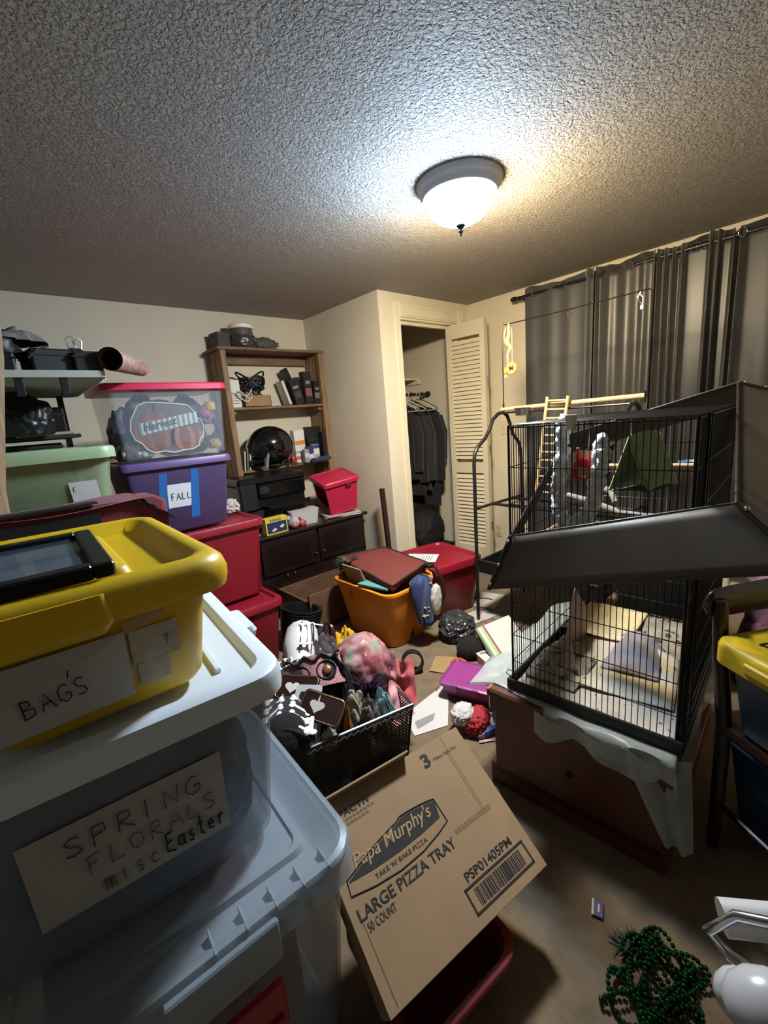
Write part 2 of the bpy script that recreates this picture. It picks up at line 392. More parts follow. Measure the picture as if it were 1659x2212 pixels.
# ================================================================ CURTAINS
RODZ, RODX = 2.165, 3.205
e = root('curtain_rod', 'black metal curtain rod along the wall below the ceiling', 'curtain rod', (RODX, 0, RODZ))
obj('rod', G().cyl((0, -.6, 0), (0, 1.93, 0), .011, 12), BLACKM, e)
obj('finial', G().xf(Matrix()).lathe([(.001, 0), (.017, .002), (.017, .03), (.013, .034), (.013, .04), (.001, .045)], 14).xf(Matrix.Translation((0, 1.925, 0)) @ Matrix.Rotation(-PI/2, 4, 'X')), BLACKM, e)
for yy in (1.87, .88, -.3):
    obj('bracket', G().cbox(0, .095, yy-.006, yy+.006, -.022, -.011, .002).cbox(.085, .095, yy-.012, yy+.012, -.05, .03, .002).cyl((0, yy+.02, -.003), (0, yy+.032, -.003), .016, 10), BLACKM, e)
def curtain(label, y0, y1, folds, m, amp=.028, zb=.30, seed=0, grom=()):
    """folds: list of (position 0..1, width) ridges towards the room"""
    e = root('curtain', label, 'curtain', (RODX, 0, 0))
    n = 130
    def prof(u, v):
        x = 0
        for c, w, a in folds: x -= a*math.exp(-((u-c)/w)**2)
        x += .006*math.sin(u*9+seed)
        k = .55+.45*min(1, (1-v)*2.5)
        wr = .010*noise.noise(Vector((u*5+seed, v*2.2, seed)))*(1-v)
        return x*k+wr
    def fn(u, v):
        z = zb + (2.208+.010*math.sin(u*7+seed)+.008*noise.noise(Vector((u*6, seed, 0)))-zb)*v
        y = y0+(y1-y0)*u + .012*noise.noise(Vector((u*3, v*2, seed+4.)))*(1-v)
        return (prof(u, v)+.004, y, z)
    g = G().grid(n, 26, fn)
    f = obj('fabric', g, m, e, 80)
    md = f.modifiers.new('thick', 'SOLIDIFY'); md.thickness = .0015
    for u in grom:
        y = y0+(y1-y0)*u; x = prof(u, 1)-.001
        slope = (prof(u+.01, 1)-prof(u-.01, 1))/(.02*(y1-y0)); ang = math.atan(slope)
        t = G().tube([(0, .023*math.cos(a), .023*math.sin(a)) for a in [k*2*PI/18 for k in range(18)]], .0045, 6, closed=True)
        obj('grommet', t, CHROME, e, 60, loc=(x, y, RODZ), rot=(0, 0, -ang))
    return e
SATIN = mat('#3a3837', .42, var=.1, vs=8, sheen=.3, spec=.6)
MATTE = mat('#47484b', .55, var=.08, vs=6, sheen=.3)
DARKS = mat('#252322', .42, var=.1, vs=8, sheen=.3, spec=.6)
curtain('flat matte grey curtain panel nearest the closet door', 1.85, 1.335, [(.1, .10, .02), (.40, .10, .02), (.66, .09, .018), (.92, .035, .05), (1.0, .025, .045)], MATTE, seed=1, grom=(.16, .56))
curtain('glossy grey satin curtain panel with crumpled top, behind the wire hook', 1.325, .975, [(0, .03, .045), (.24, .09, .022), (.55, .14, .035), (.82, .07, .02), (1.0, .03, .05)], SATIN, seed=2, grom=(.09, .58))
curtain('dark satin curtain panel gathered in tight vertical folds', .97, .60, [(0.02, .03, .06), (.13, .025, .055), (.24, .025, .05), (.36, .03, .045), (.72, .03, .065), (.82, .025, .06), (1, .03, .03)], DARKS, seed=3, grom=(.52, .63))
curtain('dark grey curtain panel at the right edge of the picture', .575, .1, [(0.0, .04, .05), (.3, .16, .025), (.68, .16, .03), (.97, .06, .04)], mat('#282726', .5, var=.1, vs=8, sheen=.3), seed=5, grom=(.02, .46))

# ================================================================ CLOSET INSIDE
e = root('closet_shelf', 'white closet shelf on a cleat above the hanging rod', 'shelf', (0, 0, 0))
obj('board', G().cbox(2.36, 3.30, 3.08, 3.43, 1.70, 1.718, .003), WHITE_TRIM, e)
obj('cleat', G().cbox(3.28, 3.30, 3.05, 3.43, 1.66, 1.70, .003), WHITE_TRIM, e)
e = root('closet_rod', 'dark closet rod that carries the clothes hangers', 'rod', (0, 0, 0))
obj('rod', G().cyl((2.36, 2.95, 1.555), (3.29, 2.95, 1.555), .014, 12), mat('#3a3634', .4, .6), e)
obj('socket', G().cyl((3.275, 2.95, 1.555), (3.30, 2.95, 1.555), .026, 14), mat('#2c2c30', .4, .5), e)
g = blob(.13, .12, .2, 11, .15, 1.5)
thing('storage_bag', g, mat('#5b5d63', .8, var=.2), 'grey stuffed bag standing on the closet shelf', 'bag', (3.02, 3.26, 1.718))
HANG = [(2.90, '#d8d4cc', 'white'), (2.945, '#d2cec6', 'white'), (3.0, '#dcd8d0', 'white'), (3.06, '#2b2b2e', 'black'), (3.11, '#d9c9a0', 'cream'), (3.155, '#cfcac0', 'white'), (3.20, '#2c3c58', 'navy blue')]
HL = ['white plastic hanger farthest left on the closet rod', 'white plastic hanger second from the left on the closet rod', 'white plastic hanger left of the black hanger in the closet', 'black hanger in the middle of the closet rod', 'cream hanger right of the black hanger in the closet', 'white hanger between the cream one and the navy one', 'navy blue hanger nearest the closet side wall']
def hanger_geo():
    hk = [(0, .0+.016*math.cos(a)-.0, .016*math.sin(a)) for a in [PI*(1.15-k/10*1.15)-.2 for k in range(11)]]
    g = G().tube([(0, -.014, -.01)]+[(0, .017*math.cos(a), .017*math.sin(a)) for a in [PI*1.05-k/9*PI*1.05 for k in range(10)]]+[(0, .012, -.03), (0, 0, -.055)], .0035, 6)
    g.tube([(0, 0, -.055), (0, .2, -.135), (0, .215, -.15), (0, .2, -.16), (0, -.2, -.16), (0, -.215, -.15), (0, -.2, -.135), (0, 0, -.055)], .0045, 6)
    return g
hm = {}
for (x, c, nm), lb in zip(HANG, HL):
    g = hm.get('g') or hanger_geo()
    thing('clothes_hanger', g, mat(c, .45), lb, 'hanger', (x, 2.95, 1.558), (0, 0, random.uniform(-.15, .15)), 'hangers on the closet rod')
def garment(label, x, w, ztop, zbot, col, seed, name='hanging_jacket', cat='jacket', rz=0.):
    e = root(name, label, cat, (x, 2.95, 0), rz)
    m = mat(col, .9, var=.3, vs=20, bump=.3, bs=60, sheen=.2)
    def fn(u, v, s=1):
        a = 2*PI*u; z = zbot+(ztop-zbot)*v
        prof = .55+.45*min(1, (1-v)*4)+.1*(1-v)
        hw = w*(prof if v > .82 else 1+.06*math.sin(v*9+seed)); hw = w*(.12+.88*min(1, ((1-v)/.14)**.6)) if v > .86 else hw
        th = (.030+.010*math.sin(a*5+seed+v*2))*(.5+.5*min(1, (1-v)*6))
        return (th*math.cos(a)*1.0, hw*math.sin(a)+.015*noise.noise(Vector((v*4, u*3, seed))), z)
    obj('bodice', G().grid(32, 24, fn), m, e, 80)
    for s in (-1, 1):
        g = G().tube([(0, s*w*.85, ztop-.10), (.01, s*(w*1.02), ztop-.25), (.015*s, s*(w*1.06), ztop-.5), (0, s*(w*1.0), max(zbot+.08, ztop-.68))], [.045, .05, .045, .04], 12)
        obj('sleeve', g, m, e, 80)
    return e
garment('black short coat hanging leftmost on the closet rod', 2.90, .19, 1.44, .78, '#17161a', 1)
garment('black dress hanging second from the left in the closet', 2.965, .19, 1.43, .62, '#121216', 2, 'hanging_dress', 'dress')
garment('charcoal grey jacket hanging in the middle of the closet', 3.03, .22, 1.44, .66, '#232328', 3)
garment('long black coat hanging rightmost in the closet', 3.11, .27, 1.43, .50, '#111115', 4)
garment('navy padded vest on the navy hanger against the closet wall', 3.20, .22, 1.44, .85, '#1b2130', 5, 'hanging_vest', 'vest')
thing('duffel_bag', blob(.22, .17, .22, 21, .2, 1.6), mat('#17171b', .8, var=.3), 'slumped black duffel bag on the closet floor', 'bag', (3.02, 2.86, 0.106))
thing('shoe_box', G().cbox(-.25, .25, -.18, .18, 0, .10, .006).cbox(-.255, .255, -.185, .185, .075, .105, .004), mat('#141316', .6), 'flat black box under the duffel bag in the closet', 'box', (3.0, 2.86, 0))
thing('paper_bag', blob(.08, .06, .16, 31, .18, 1.6), mat('#8a5a38', .7, var=.3), 'crumpled brown paper bag at the left of the closet floor', 'bag', (2.66, 2.68, 0.0))

# ================================================================ BACK WALL: DRESSER AND WOODEN SHELF UNIT
DT = .62
e = root('dresser', 'dark espresso wood dresser against the back wall', 'dresser', (0, 0, 0))
obj('carcass', G().box(1.24, 2.20, 2.77, 3.40, .0, DT-.025), ESPRESSO, e)
obj('top', G().cbox(1.22, 2.225, 2.735, 3.41, DT-.025, DT, .006), ESPRESSO, e)
for i, x in enumerate((1.26, 1.74)):
    d = obj('door', G().cbox(x, x+.44, 2.75, 2.772, .33, .585, .004), ESPRESSO, e)
    obj('panel', G().cbox(x+.05, x+.39, 2.746, 2.751, .37, .55, .003), mat('#181011', .3, var=.3, vs=6), d)
    obj('knob', G().xf(Matrix()).lathe([(.001, -.02), (.009, -.018), (.010, -.012), (.005, -.006), (.005, 0), (.001, 0)], 12).xf(Matrix.Translation((1.69 if i == 0 else 1.765, 2.746, .402)) @ Matrix.Rotation(-PI/2, 4, 'X')), CHROME, d)
dr = obj('drawer', G().box(1.35, 1.90, 2.34, 2.36, .02, .27).box(1.35, 1.90, 2.74, 2.76, .02, .22).box(1.35, 1.365, 2.36, 2.74, .02, .22).box(1.885, 1.90, 2.36, 2.74, .02, .22).box(1.365, 1.885, 2.36, 2.74, .02, .03), mat('#6a4c36', .7, var=.4, vs=8, stretch=(1, 6, 6)), e, 0)
part_label(dr, 'pulled-out drawer of unpainted brown wood')
for x in (1.44, 1.50):
    obj('knob', G().lathe([(.001, 0), (.006, .002), (.006, .012), (.011, .018), (.009, .026), (.001, .028)], 12, (x, 2.76, .29)).cyl((x, 2.76, .29), (x, 2.75, .3), .005, 6), CHROME, e)

e = root('wooden_shelf_unit', 'open shelf unit of rough brown boards standing on the dresser', 'shelf unit', (0, 0, 0))
for x0, x1 in ((1.368, 1.41), (2.21, 2.252)):
    obj('front_post', G().cbox(x0, x1, 3.185, 3.225, DT, 1.935, .003), WOOD, e)
    obj('side_board', G().cbox(x0+.008, x1-.008, 3.23, 3.31, DT, 1.935, .003), WOOD, e)
    obj('side_board', G().cbox(x0+.008, x1-.008, 3.315, 3.41, DT, 1.935, .003), WOOD, e)
for z in (1.935, 1.505, 1.03):
    x0, x1 = (1.345, 2.255) if z > 1.9 else (1.41, 2.21)
    obj('shelf_board', G().cbox(x0, x1, 3.17 if z > 1.9 else 3.19, 3.29, z, z+.02, .003), WOODX, e)
    obj('shelf_board', G().cbox(x0, x1, 3.295, 3.415, z, z+.02, .003), WOODX, e)
obj('back_rail', G().cbox(1.41, 2.21, 3.39, 3.41, 1.86, 1.93, .003), WOODX, e)
obj('cleat', G().cbox(1.41, 1.44, 3.22, 3.40, 1.475, 1.505, .003), WOOD, e); obj('cleat', G().cbox(2.18, 2.21, 3.22, 3.40, 1.475, 1.505, .003), WOOD, e)

# ---- on the top board
e = root('bagged_crock', 'white lidded crock wrapped in a dark grey plastic bag on the top board', 'crock', (1.60, 3.29, 1.955))
obj('crock', G().lathe([(.07, 0), (.085, .02), (.09, .09), (.082, .14), (.08, .15)], 28), mat('#55504a', .5), e)
obj('lid', G().lathe([(.001, .185), (.05, .183), (.084, .178), (.092, .172), (.092, .15), (.088, .146), (.001, .146)], 28), mat('#efe9df', .4), e)
GREYBAG = mat('#4a4744', .25, var=.3, vs=10, alpha=.72, bump=.5, bs=30)
obj('plastic_bag', blob(.11, .105, .08, 41, .12, 2.4, ridge=True, z0=.002), GREYBAG, e, 70)
obj('bag_tail', blob(.11, .06, .05, 43, .45, 2.6, z0=.002).xf(Matrix.Translation((.14, -.06, 0))), GREYBAG, e, 70)
thing('small_box', G().cbox(-.05, .05, -.06, .06, 0, .11, .003).cbox(-.052, .052, -.062, .062, .085, .112, .002), mat('#3c3632', .6), 'small dark box at the left end of the top board', 'box', (1.435, 3.31, 1.955), (0, 0, .1))

# ---- middle shelf
ZM = 1.525
e = root('product_box', 'white upright box with small black print, left on the middle shelf', 'box', (1.455, 3.26, ZM), -.15)
obj('carton', G().cbox(-.04, .04, -.05, .05, 0, .20, .002), PAPER, e)
for k in range(5): obj('printed_line', G().box(-.03, .03-.008*(k % 3), -.0508, -.0503, .03+k*.018, .034+k*.018), INK, e, 0)
e = root('cardboard_tray', 'shallow brown cardboard carton holding cables on the middle shelf', 'box', (1.615, 3.26, ZM))
obj('tray', G().box(-.11, .11, -.07, .07, 0, .004).box(-.11, .11, -.07, -.066, 0, .085).box(-.11, .11, .066, .07, 0, .085).box(-.11, -.106, -.07, .07, 0, .085).box(.106, .11, -.07, .07, 0, .085), CARD, e, 0)
def cable(label, loc, col, seed, n=5, R=.09, zz=.05, r=.005):
    rnd = random.Random(seed); g = G()
    for k in range(n):
        c = (rnd.uniform(-.02, .02), rnd.uniform(-.02, .02)); a0 = rnd.uniform(0, 6)
        rx, ry = R*rnd.uniform(.7, 1.15), R*rnd.uniform(.35, .6); zc = rnd.uniform(.02, zz)
        g.tube([(c[0]+rx*math.cos(a0+t), c[1]+ry*math.sin(a0+t), zc+.03*math.sin(2*t+seed+k)+.012*k) for t in [i*2*PI/20 for i in range(20)]], r, 6, closed=True)
    return thing('coiled_cable', g, mat(col, .5), label, 'cable', loc)
cable('tangle of black cables heaped in the cardboard carton', (1.61, 3.25, ZM+.06), '#17171a', 3, 9, .10, .08, .007)
cable('white cable looped over the edge of the cardboard carton', (1.52, 3.215, ZM+.03), '#cfcac2', 5, 3, .06, .09, .005)
thing('power_adapter', G().cbox(-.05, .05, -.03, .03, 0, .035, .008).cbox(-.02, .0, -.045, -.03, .01, .025, .003), BLACK, 'black power adapter on top of the cable tangle', 'adapter', (1.66, 3.25, ZM+.12), (.1, -.3, .3))
gb = [(2.035, .0, .085, .215, -.28, '#191719', 'black game box leaning left on the middle shelf'), (2.115, -.01, .075, .27, -.02, '#201d1f', 'tall black game box with a skull card print on the middle shelf'), (2.18, -.03, .06, .19, .04, '#1c1a1c', 'short black game box by the right post of the middle shelf')]
for i, (x, y, w, h, t, c, lb) in enumerate(gb):
    e = root('game_box', lb, 'box', (x, 3.28+y, ZM+abs(math.sin(t))*w*.25), rot=(0, t, 0))
    obj('carton', G().cbox(-w/2, w/2, -.03, .03, 0, h, .002), mat(c, .4), e)
    obj('printed_panel', G().box(-w*.38, w*.38, -.0312, -.0302, h*.25, h*.5), mat(['#4a3b3d', '#8a5a60', '#77757c'][i], .5, var=.4, vs=60), e, 0)
    obj('printed_panel', G().box(-w*.3, w*.3, -.0312, -.0302, h*.62, h*.72), mat('#8c8580', .5, var=.4, vs=80), e, 0)
thing('paper_envelope', G().cbox(-.012, .012, -.05, .05, 0, .2, .002), PAPER, 'white envelope standing behind the leaning game box', 'envelope', (1.955, 3.33, ZM+.01), (0, -.3, 0))
thing('game_case', G().cbox(-.03, .03, -.015, .015, 0, .13, .002).cbox(-.031, -.027, -.016, .016, .0, .13, .001), mat('#121113', .35), 'black case wedged upright above the leaning game box', 'case', (2.0, 3.335, ZM+.18), (0, -.42, 0))

# ---- lowest shelf
ZL = 1.05
e = root('motorcycle_helmet', 'glossy black motorcycle helmet on the lowest shelf', 'helmet', (1.67, 3.2, ZL), -.25)
HB = mat('#0b0b0d', .12, coat=.6)
def shell(u, v):
    a = 2*PI*u; b = -PI/2*.72 + (PI/2*1.72)*v
    x = .185*math.cos(b)*math.cos(a); y = .15*math.cos(b)*math.sin(a); z = .165*math.sin(b)
    if z < -.06: x *= 1-.25*((-z-.06)/.08)
    return (x, y, z+.158)
obj('shell', G().grid(40, 26, shell), HB, e, 70)
obj('visor', G().grid(20, 8, lambda u, v: (-.192*math.cos((v-.5)*1.0)*math.cos((u-.5)*2.3), .157*math.cos((v-.5))*math.sin((u-.5)*2.3), .15+.16*math.sin((v-.5)*.9))), mat('#1a1a1e', .05, coat=1), e, 70)
obj('chin_guard', G().tube([(-.19*math.cos(a), .155*math.sin(a), .055) for a in [(-1.1+k*.22) for k in range(11)]], .024, 8), HB, e, 60)
obj('trim', G().tube([(.14*math.cos(a), .125*math.sin(a), .022) for a in [k*2*PI/24 for k in range(24)]], .009, 6, closed=True), BLACK, e)
bk = [(1.43, .15, '#b9b3a5', 'thin cream booklet leaning on the left post'), (1.452, .17, '#6d7a55', 'green booklet second from the left post'), (1.474, .165, '#c9c4ba', 'white booklet between the green and clear cases'), (1.50, .15, '#55524f', 'grey booklet next to the clear case')]
for i, (x, h, c, lb) in enumerate(bk):
    e = root('booklet', lb + ' on the lowest shelf', 'booklet', (x, 3.245, ZL), rot=(0, .12, 0), group='booklets left of the helmet')
    obj('cover', G().cbox(-.006, .006, -.055, .055, 0, h, .001), mat(c, .5), e); obj('pages', G().box(-.0045, .0045, -.053, .0535, .002, h+.001), PAPER, e, 0)
thing('clear_case', G().cbox(-.008, .008, -.065, .065, 0, .13, .002).cbox(-.0085, .0085, -.06, -.05, 0, .13, .002), mat('#9aa09a', .1, alpha=.55), 'clear plastic disc case against the helmet', 'case', (1.535, 3.13, ZL+.004), (0, .3, .3))
def ink_box(name, label, x, y, w, d, h, cols, rz=0, tx=None):
    e = root(name, label, 'box', (x, y, ZL), rz)
    obj('carton', G().cbox(-w/2, w/2, -d/2, d/2, 0, h, .0015), mat(cols[0], .5), e)
    for k, (a, b, c) in enumerate(cols[1:]): obj('printed_band', G().box(-w/2+.001, w/2-.001, -d/2-.0008, -d/2+.0002, h*a, h*b), mat(c, .5), e, 0)
    if tx: text(tx, w*.6, INK, e, plane_M((-w*.3, -d/2-.001, h*.8), (1, 0, 0), (0, 0, 1)))
    return e
ink_box('ink_carton', 'tall white ink carton with orange and yellow bands on the lowest shelf', 1.955, 3.25, .10, .06, .27, ['#d9d6cf', (.55, .68, '#c98a3a'), (.3, .36, '#7fae9a'), (.1, .2, '#c96a4a')])
ink_box('ink_carton', 'small brown carton behind the tall ink carton', 1.89, 3.31, .05, .06, .2, ['#7d6a58', (.3, .5, '#5a4a40')])
ink_box('ink_carton', 'navy and white ink carton in front of the tall one', 2.02, 3.19, .05, .05, .13, ['#22386a', (.1, .5, '#cfd0d4')], .1)
ink_box('ink_carton', 'white ink carton with a navy top beside the navy one', 2.085, 3.20, .055, .05, .14, ['#d4d4d6', (.75, .99, '#27407c'), (.2, .4, '#9aa0ae')], -.1)
ink_box('ink_carton', 'grey see-through pack with pale print left of the navy carton', 1.965, 3.165, .045, .04, .11, ['#8d9094', (.4, .7, '#c0c2c6')])
ink_box('camera_box', 'tall matt black box at the right end of the lowest shelf', 2.135, 3.30, .13, .07, .29, ['#131315', (.6, .64, '#2b2b2e')])
ink_box('router_box', 'black upright case against the right post of the lowest shelf', 2.19, 3.235, .03, .06, .24, ['#161619', (.4, .5, '#26262a')])
thing('blister_pack', G().cbox(-.09, .09, -.03, .03, 0, .03, .006).cyl((-.02, 0, .02), (.085, 0, .02), .018, 12), mat('#3b4470', .25, alpha=.8), 'clear pack with a navy roll lying at the shelf front', 'pack', (2.09, 3.13, ZL-.0), (0, 0, .05))
thing('key_bunch', G().tube([(.0+.02*math.cos(a), .02*math.sin(a), .01) for a in [k*2*PI/14 for k in range(14)]], .002, 5, closed=True).cbox(.0, .05, -.008, .008, 0, .003, .001).cbox(-.05, 0, -.02, -.005, .003, .006, .001), STEEL, 'bunch of keys on the shelf board right of the helmet', 'keys', (1.88, 3.19, ZL))
thing('red_figurine', blob(.025, .02, .045, 51, .3, 3, 3), mat('#9a2e2e', .4), 'small red figurine standing between helmet and cartons', 'figurine', (1.885, 3.23, ZL))

# ---- printer and things on the dresser
thing('printer_riser', G().cbox(1.26, 1.80, 2.93, 3.17, DT, .775, .004).cbox(1.27, 1.79, 2.925, 2.935, .64, .755, .003), mat('#17100f', .5), 'low dark box under the printer on the dresser', 'box')
PZ = .775
e = root('printer', 'black all-in-one printer in front of the shelf unit', 'printer', (1.51, 3.04, PZ))
PB = mat('#0f0f11', .3); PG = mat('#0a0a0c', .12)
obj('body', G().cbox(-.27, .27, -.10, .13, 0, .19, .015), PB, e)
obj('scanner_lid', G().cbox(-.275, .275, -.125, .135, .19, .245, .014), PB, e)
obj('side_housing', G().cbox(-.275, -.14, -.135, -.09, .01, .20, .012), mat('#17181a', .4), e)
obj('front_panel', G().cbox(-.13, .26, -.128, -.10, .085, .19, .012), PG, e)
scr = obj('control_screen', G().cbox(-.12, -.05, -.131, -.127, .12, .17, .003), mat('#2a2c30', .1), e); part_label(scr, 'small grey control screen')
obj('output_tray', G().cbox(-.10, .24, -.21, -.09, .015, .03, .004).box(-.10, .24, -.212, -.206, .015, .045), PB, e)
e = root('white_plastic_box', 'white plastic container lying below the printer tray', 'box', (1.69, 2.87, DT), -.2)
obj('body', G().ring_loft([rrect(.10, .055, .02, 0), rrect(.115, .065, .02, .10), rrect(.118, .068, .02, .112)]), mat('#bfbfbd', .45), e)
obj('knob', G().lathe([(.02, 0), (.022, .02), (.01, .025), (.001, .026)], 12, (-.13, -.03, .06)), mat('#c8c8c6', .4), e)
e = root('hair_clip_box', 'yellow and navy printed cardboard box on the dresser edge', 'box', (1.41, 2.79, DT), .05)
obj('carton', G().cbox(-.09, .085, -.03, .03, 0, .12, .002), mat('#c7b53a', .5), e)
obj('printed_panel', G().box(-.08, .075, -.0312, -.03, .012, .088), mat('#232a55', .5), e, 0)
text('RANKE', .09, mat('#232a55', .5), e, plane_M((-.055, -.0315, .094), (1, 0, 0), (0, 0, 1)), height=.02)
obj('printed_shape', G().prism([(-.05, -.0318, .03), (-.02, -.0318, .05), (-.005, -.0318, .035), (-.03, -.0318, .02)], (0, .0004, 0)).prism([(.015, -.0318, .05), (.045, -.0318, .065), (.06, -.0318, .05), (.035, -.0318, .035)], (0, .0004, 0)), mat('#b9bdc4', .5), e, 0)
obj('side_panel', G().box(.085, .088, -.03, .03, .001, .119), mat('#3c5a34', .6), e, 0)
e = root('glass_ornament', 'clear glass ball ornament with red filling on the dresser', 'ornament', (1.57, 2.80, DT))
obj('glass_ball', G().lathe([(.001, 0)]+[(.043*math.sin(a), .043-.043*math.cos(a)) for a in [k*PI/12 for k in range(1, 12)]]+[(.001, .086)], 20), mat('#e8dede', .03, alpha=.3), e, 80)
obj('filling', blob(.03, .03, .028, 61, .35, 3, 3, z0=.003), mat('#a2322c', .4), e, 70)
obj('cap', G().cyl((.03, -.02, .06), (.042, -.026, .072), .011, 10), STEEL, e)
thing('red_trinket', blob(.03, .025, .03, 62, .4, 3, 3), mat('#b04a48', .4, var=.4, vs=60), 'small red and white trinket beside the glass ball', 'trinket', (1.645, 2.81, DT))
thing('tissue_wad', blob(.06, .05, .05, 63, .35, 2.6), mat('#b9b4b0', .7, alpha=.9), 'crumpled white tissue on the red lid beside the purple tub', 'tissue', (1.04, 2.62, .868))
thing('green_card', G().cbox(-.10, .10, -.04, .04, 0, .004, .001).cbox(-.08, .02, -.03, .03, .004, .008, .001), mat('#5a6a3a', .6, col2='#c0a080', vs=14), 'green and peach card lying behind the hair clip box', 'card', (1.38, 2.88, DT), (0, 0, .2))
for k, (lb, c, dz, rz) in enumerate((('bottom white sheet of the papers under the pink bin', '#cfccc6', 0, -.35), ('grey folder in the papers under the pink bin', '#77736e', .006, -.2), ('top magazine of the papers under the pink bin', '#b7b2aa', .012, -.28))):
    thing('paper_stack', G().cbox(-.15, .15, -.11, .11, 0, .006, .001).box(-.149, .149, -.111, .109, .001, .004), mat(c, .6), lb, 'papers', (2.04, 2.87, DT+dz), (0, 0, rz), 'papers under the pink bin')
# pink stacking bin
e = root('stacking_bin', 'bright pink-red stacking bin with lid and front opening on the dresser', 'bin', (2.055, 2.905, DT+.045), rot=(math.radians(9), math.radians(-7), math.radians(-13)))
PINK = mat('#bb2347', .4, var=.05, vs=5); hx, hy, hh, tp = .14, .145, .27, .025
def face(pts): return [tuple(p) for p in pts]
b = G()
Bc = [(-hx+tp, -hy+tp, 0), (hx-tp, -hy+tp, 0), (hx-tp, hy-tp, 0), (-hx+tp, hy-tp, 0)]; Tc = [(-hx, -hy, hh), (hx, -hy, hh), (hx, hy, hh), (-hx, hy, hh)]
def wallq(i, j, notch=False):
    a, b_, c, d = [Vector(p) for p in (Bc[i], Bc[j], Tc[j], Tc[i])]
    ctr = Vector((0, 0, hh/2)); n = (b_-a).cross(d-a).normalized(); n = n if n.dot(a-ctr) < 0 else -n
    P = lambda u, v: a.lerp(b_, u).lerp(d.lerp(c, u), v)
    if not notch: b.prism([P(0, 0), P(1, 0), P(1, 1), P(0, 1)], n*.004)
    else:
        b.prism([P(0, 0), P(1, 0), P(1, .3), P(.75, .22), P(.3, .3), P(0, .42)], n*.004)
        b.prism([P(0, .42), P(.1, .40), P(.12, 1), P(0, 1)], n*.004); b.prism([P(1, .3), P(1, 1), P(.9, 1), P(.93, .27)], n*.004)
wallq(0, 1); wallq(1, 2); wallq(2, 3); wallq(3, 0, True); b.prism(Bc, (0, 0, .004))
obj('body', b, PINK, e, 20)
l = G().ring_loft([rrect(hx+.014, hy+.014, .03, hh-.025), rrect(hx+.018, hy+.018, .03, hh-.02), rrect(hx+.018, hy+.018, .03, hh+.006), rrect(hx+.012, hy+.012, .03, hh+.014), rrect(hx-.005, hy-.005, .03, hh+.014), rrect(hx-.012, hy-.012, .025, hh+.008)])
obj('lid', l, PINK, e); part_label(obj('latch_slot', G().cbox(.03, .075, -hy-.017, -hy-.013, hh-.05, hh-.022, .002), mat('#5a0f1c', .6), e), 'dark latch slot under the lid')
e2 = thing('wooden_stick', G().tube([(0, 0, 0), (-.004, .0, .4), (-.01, 0, .84)], .022, 4).xf(Matrix.Rotation(.0, 4, 'X')), mat('#2c1714', .45, var=.3, stretch=(6, 6, .5)), 'dark red-brown wooden post leaning in the corner by the dresser', 'post', (2.165, 2.42, 0), (math.radians(-2.5), math.radians(1.5), .5))
# ribbed black bucket beside the drawer
g = G(); prof = []
for k in range(12): prof += [(.10+.002*k, .018*k), (.112+.002*k, .018*k+.005), (.112+.002*k, .018*k+.012)]
g.lathe([(.001, 0)]+prof+[(.11, .21), (.1, .02), (.001, .02)], 36)
thing('ribbed_bucket', g, mat('#1b1c1c', .3), 'black ribbed bucket tipped between red tub and drawer', 'bucket', (1.215, 2.30, .035), (math.radians(0), math.radians(14), 0))

# ================================================================ NEAR STACK OF TUBS (left foreground)
FROST = mat('#98a2ac', .35, var=.06, vs=4, alpha=.46, coat=.2)
FROSTW = mat('#8792a0', .3, var=.1, vs=6, alpha=.40, coat=.2)
WHITELID = mat('#d2dae0', .38, var=.03, vs=5)
# --- bottom tub
e, b, l = tote('clear_tote', 'large frosted clear tote at the bottom of the near stack', 'tote', (.09, .905, 0), math.radians(-4), .30, .282, .545, FROST, None, taper=.035, r=.06)
CL = mat('#9aa6b0', .25, alpha=.55, coat=.3)
a = .02; hx, hy, z = .30, .282, .547
lid = obj('lid', G().ring_loft([rrect(hx+a-.004, hy+a-.004, .07, z-.05), rrect(hx+a, hy+a, .07, z-.05), rrect(hx+a, hy+a, .07, z+.004), rrect(hx+a-.006, hy+a-.006, .065, z+.014), rrect(hx+a-.016, hy+a-.016, .06, z+.016),
     rrect(hx-.01, hy-.01, .05, z+.004), rrect(hx-.06, hy-.055, .03, z-.004), rrect(hx-.066, hy-.061, .028, z+.006), rrect(hx-.076, hy-.071, .026, z+.006), rrect(hx-.08, hy-.075, .025, z+.0)]), CL, e)
for k in range(5): obj('rim_rib', G().cbox(.035+.052*k, .039+.052*k, -hy-.018, -hy+.03, z-.002, z+.016, .001), CL, e)
obj('latch_arm', G().cbox(-.045, .135, -hy-a-.012, -hy-a+.002, z-.075, z+.006, .006), CL, e)
lt = obj('latch', G().cbox(-.035, .125, -hy-a-.02, -hy-a-.008, z-.20, z-.105, .006).cbox(-.025, .115, -hy-a-.026, -hy-a-.018, z-.19, z-.17, .003), mat('#8f1422', .4), e); part_label(lt, 'dark red latch handle')
thing('red_gift_box', G().cbox(-.2, .2, -.2, .2, 0, .40, .008).cbox(-.205, .205, -.205, .205, .33, .41, .006), mat('#8c2028', .5, var=.2), 'dark red box seen through the bottom clear tote', 'box', (.09, .91, .02), (0, 0, -.07))

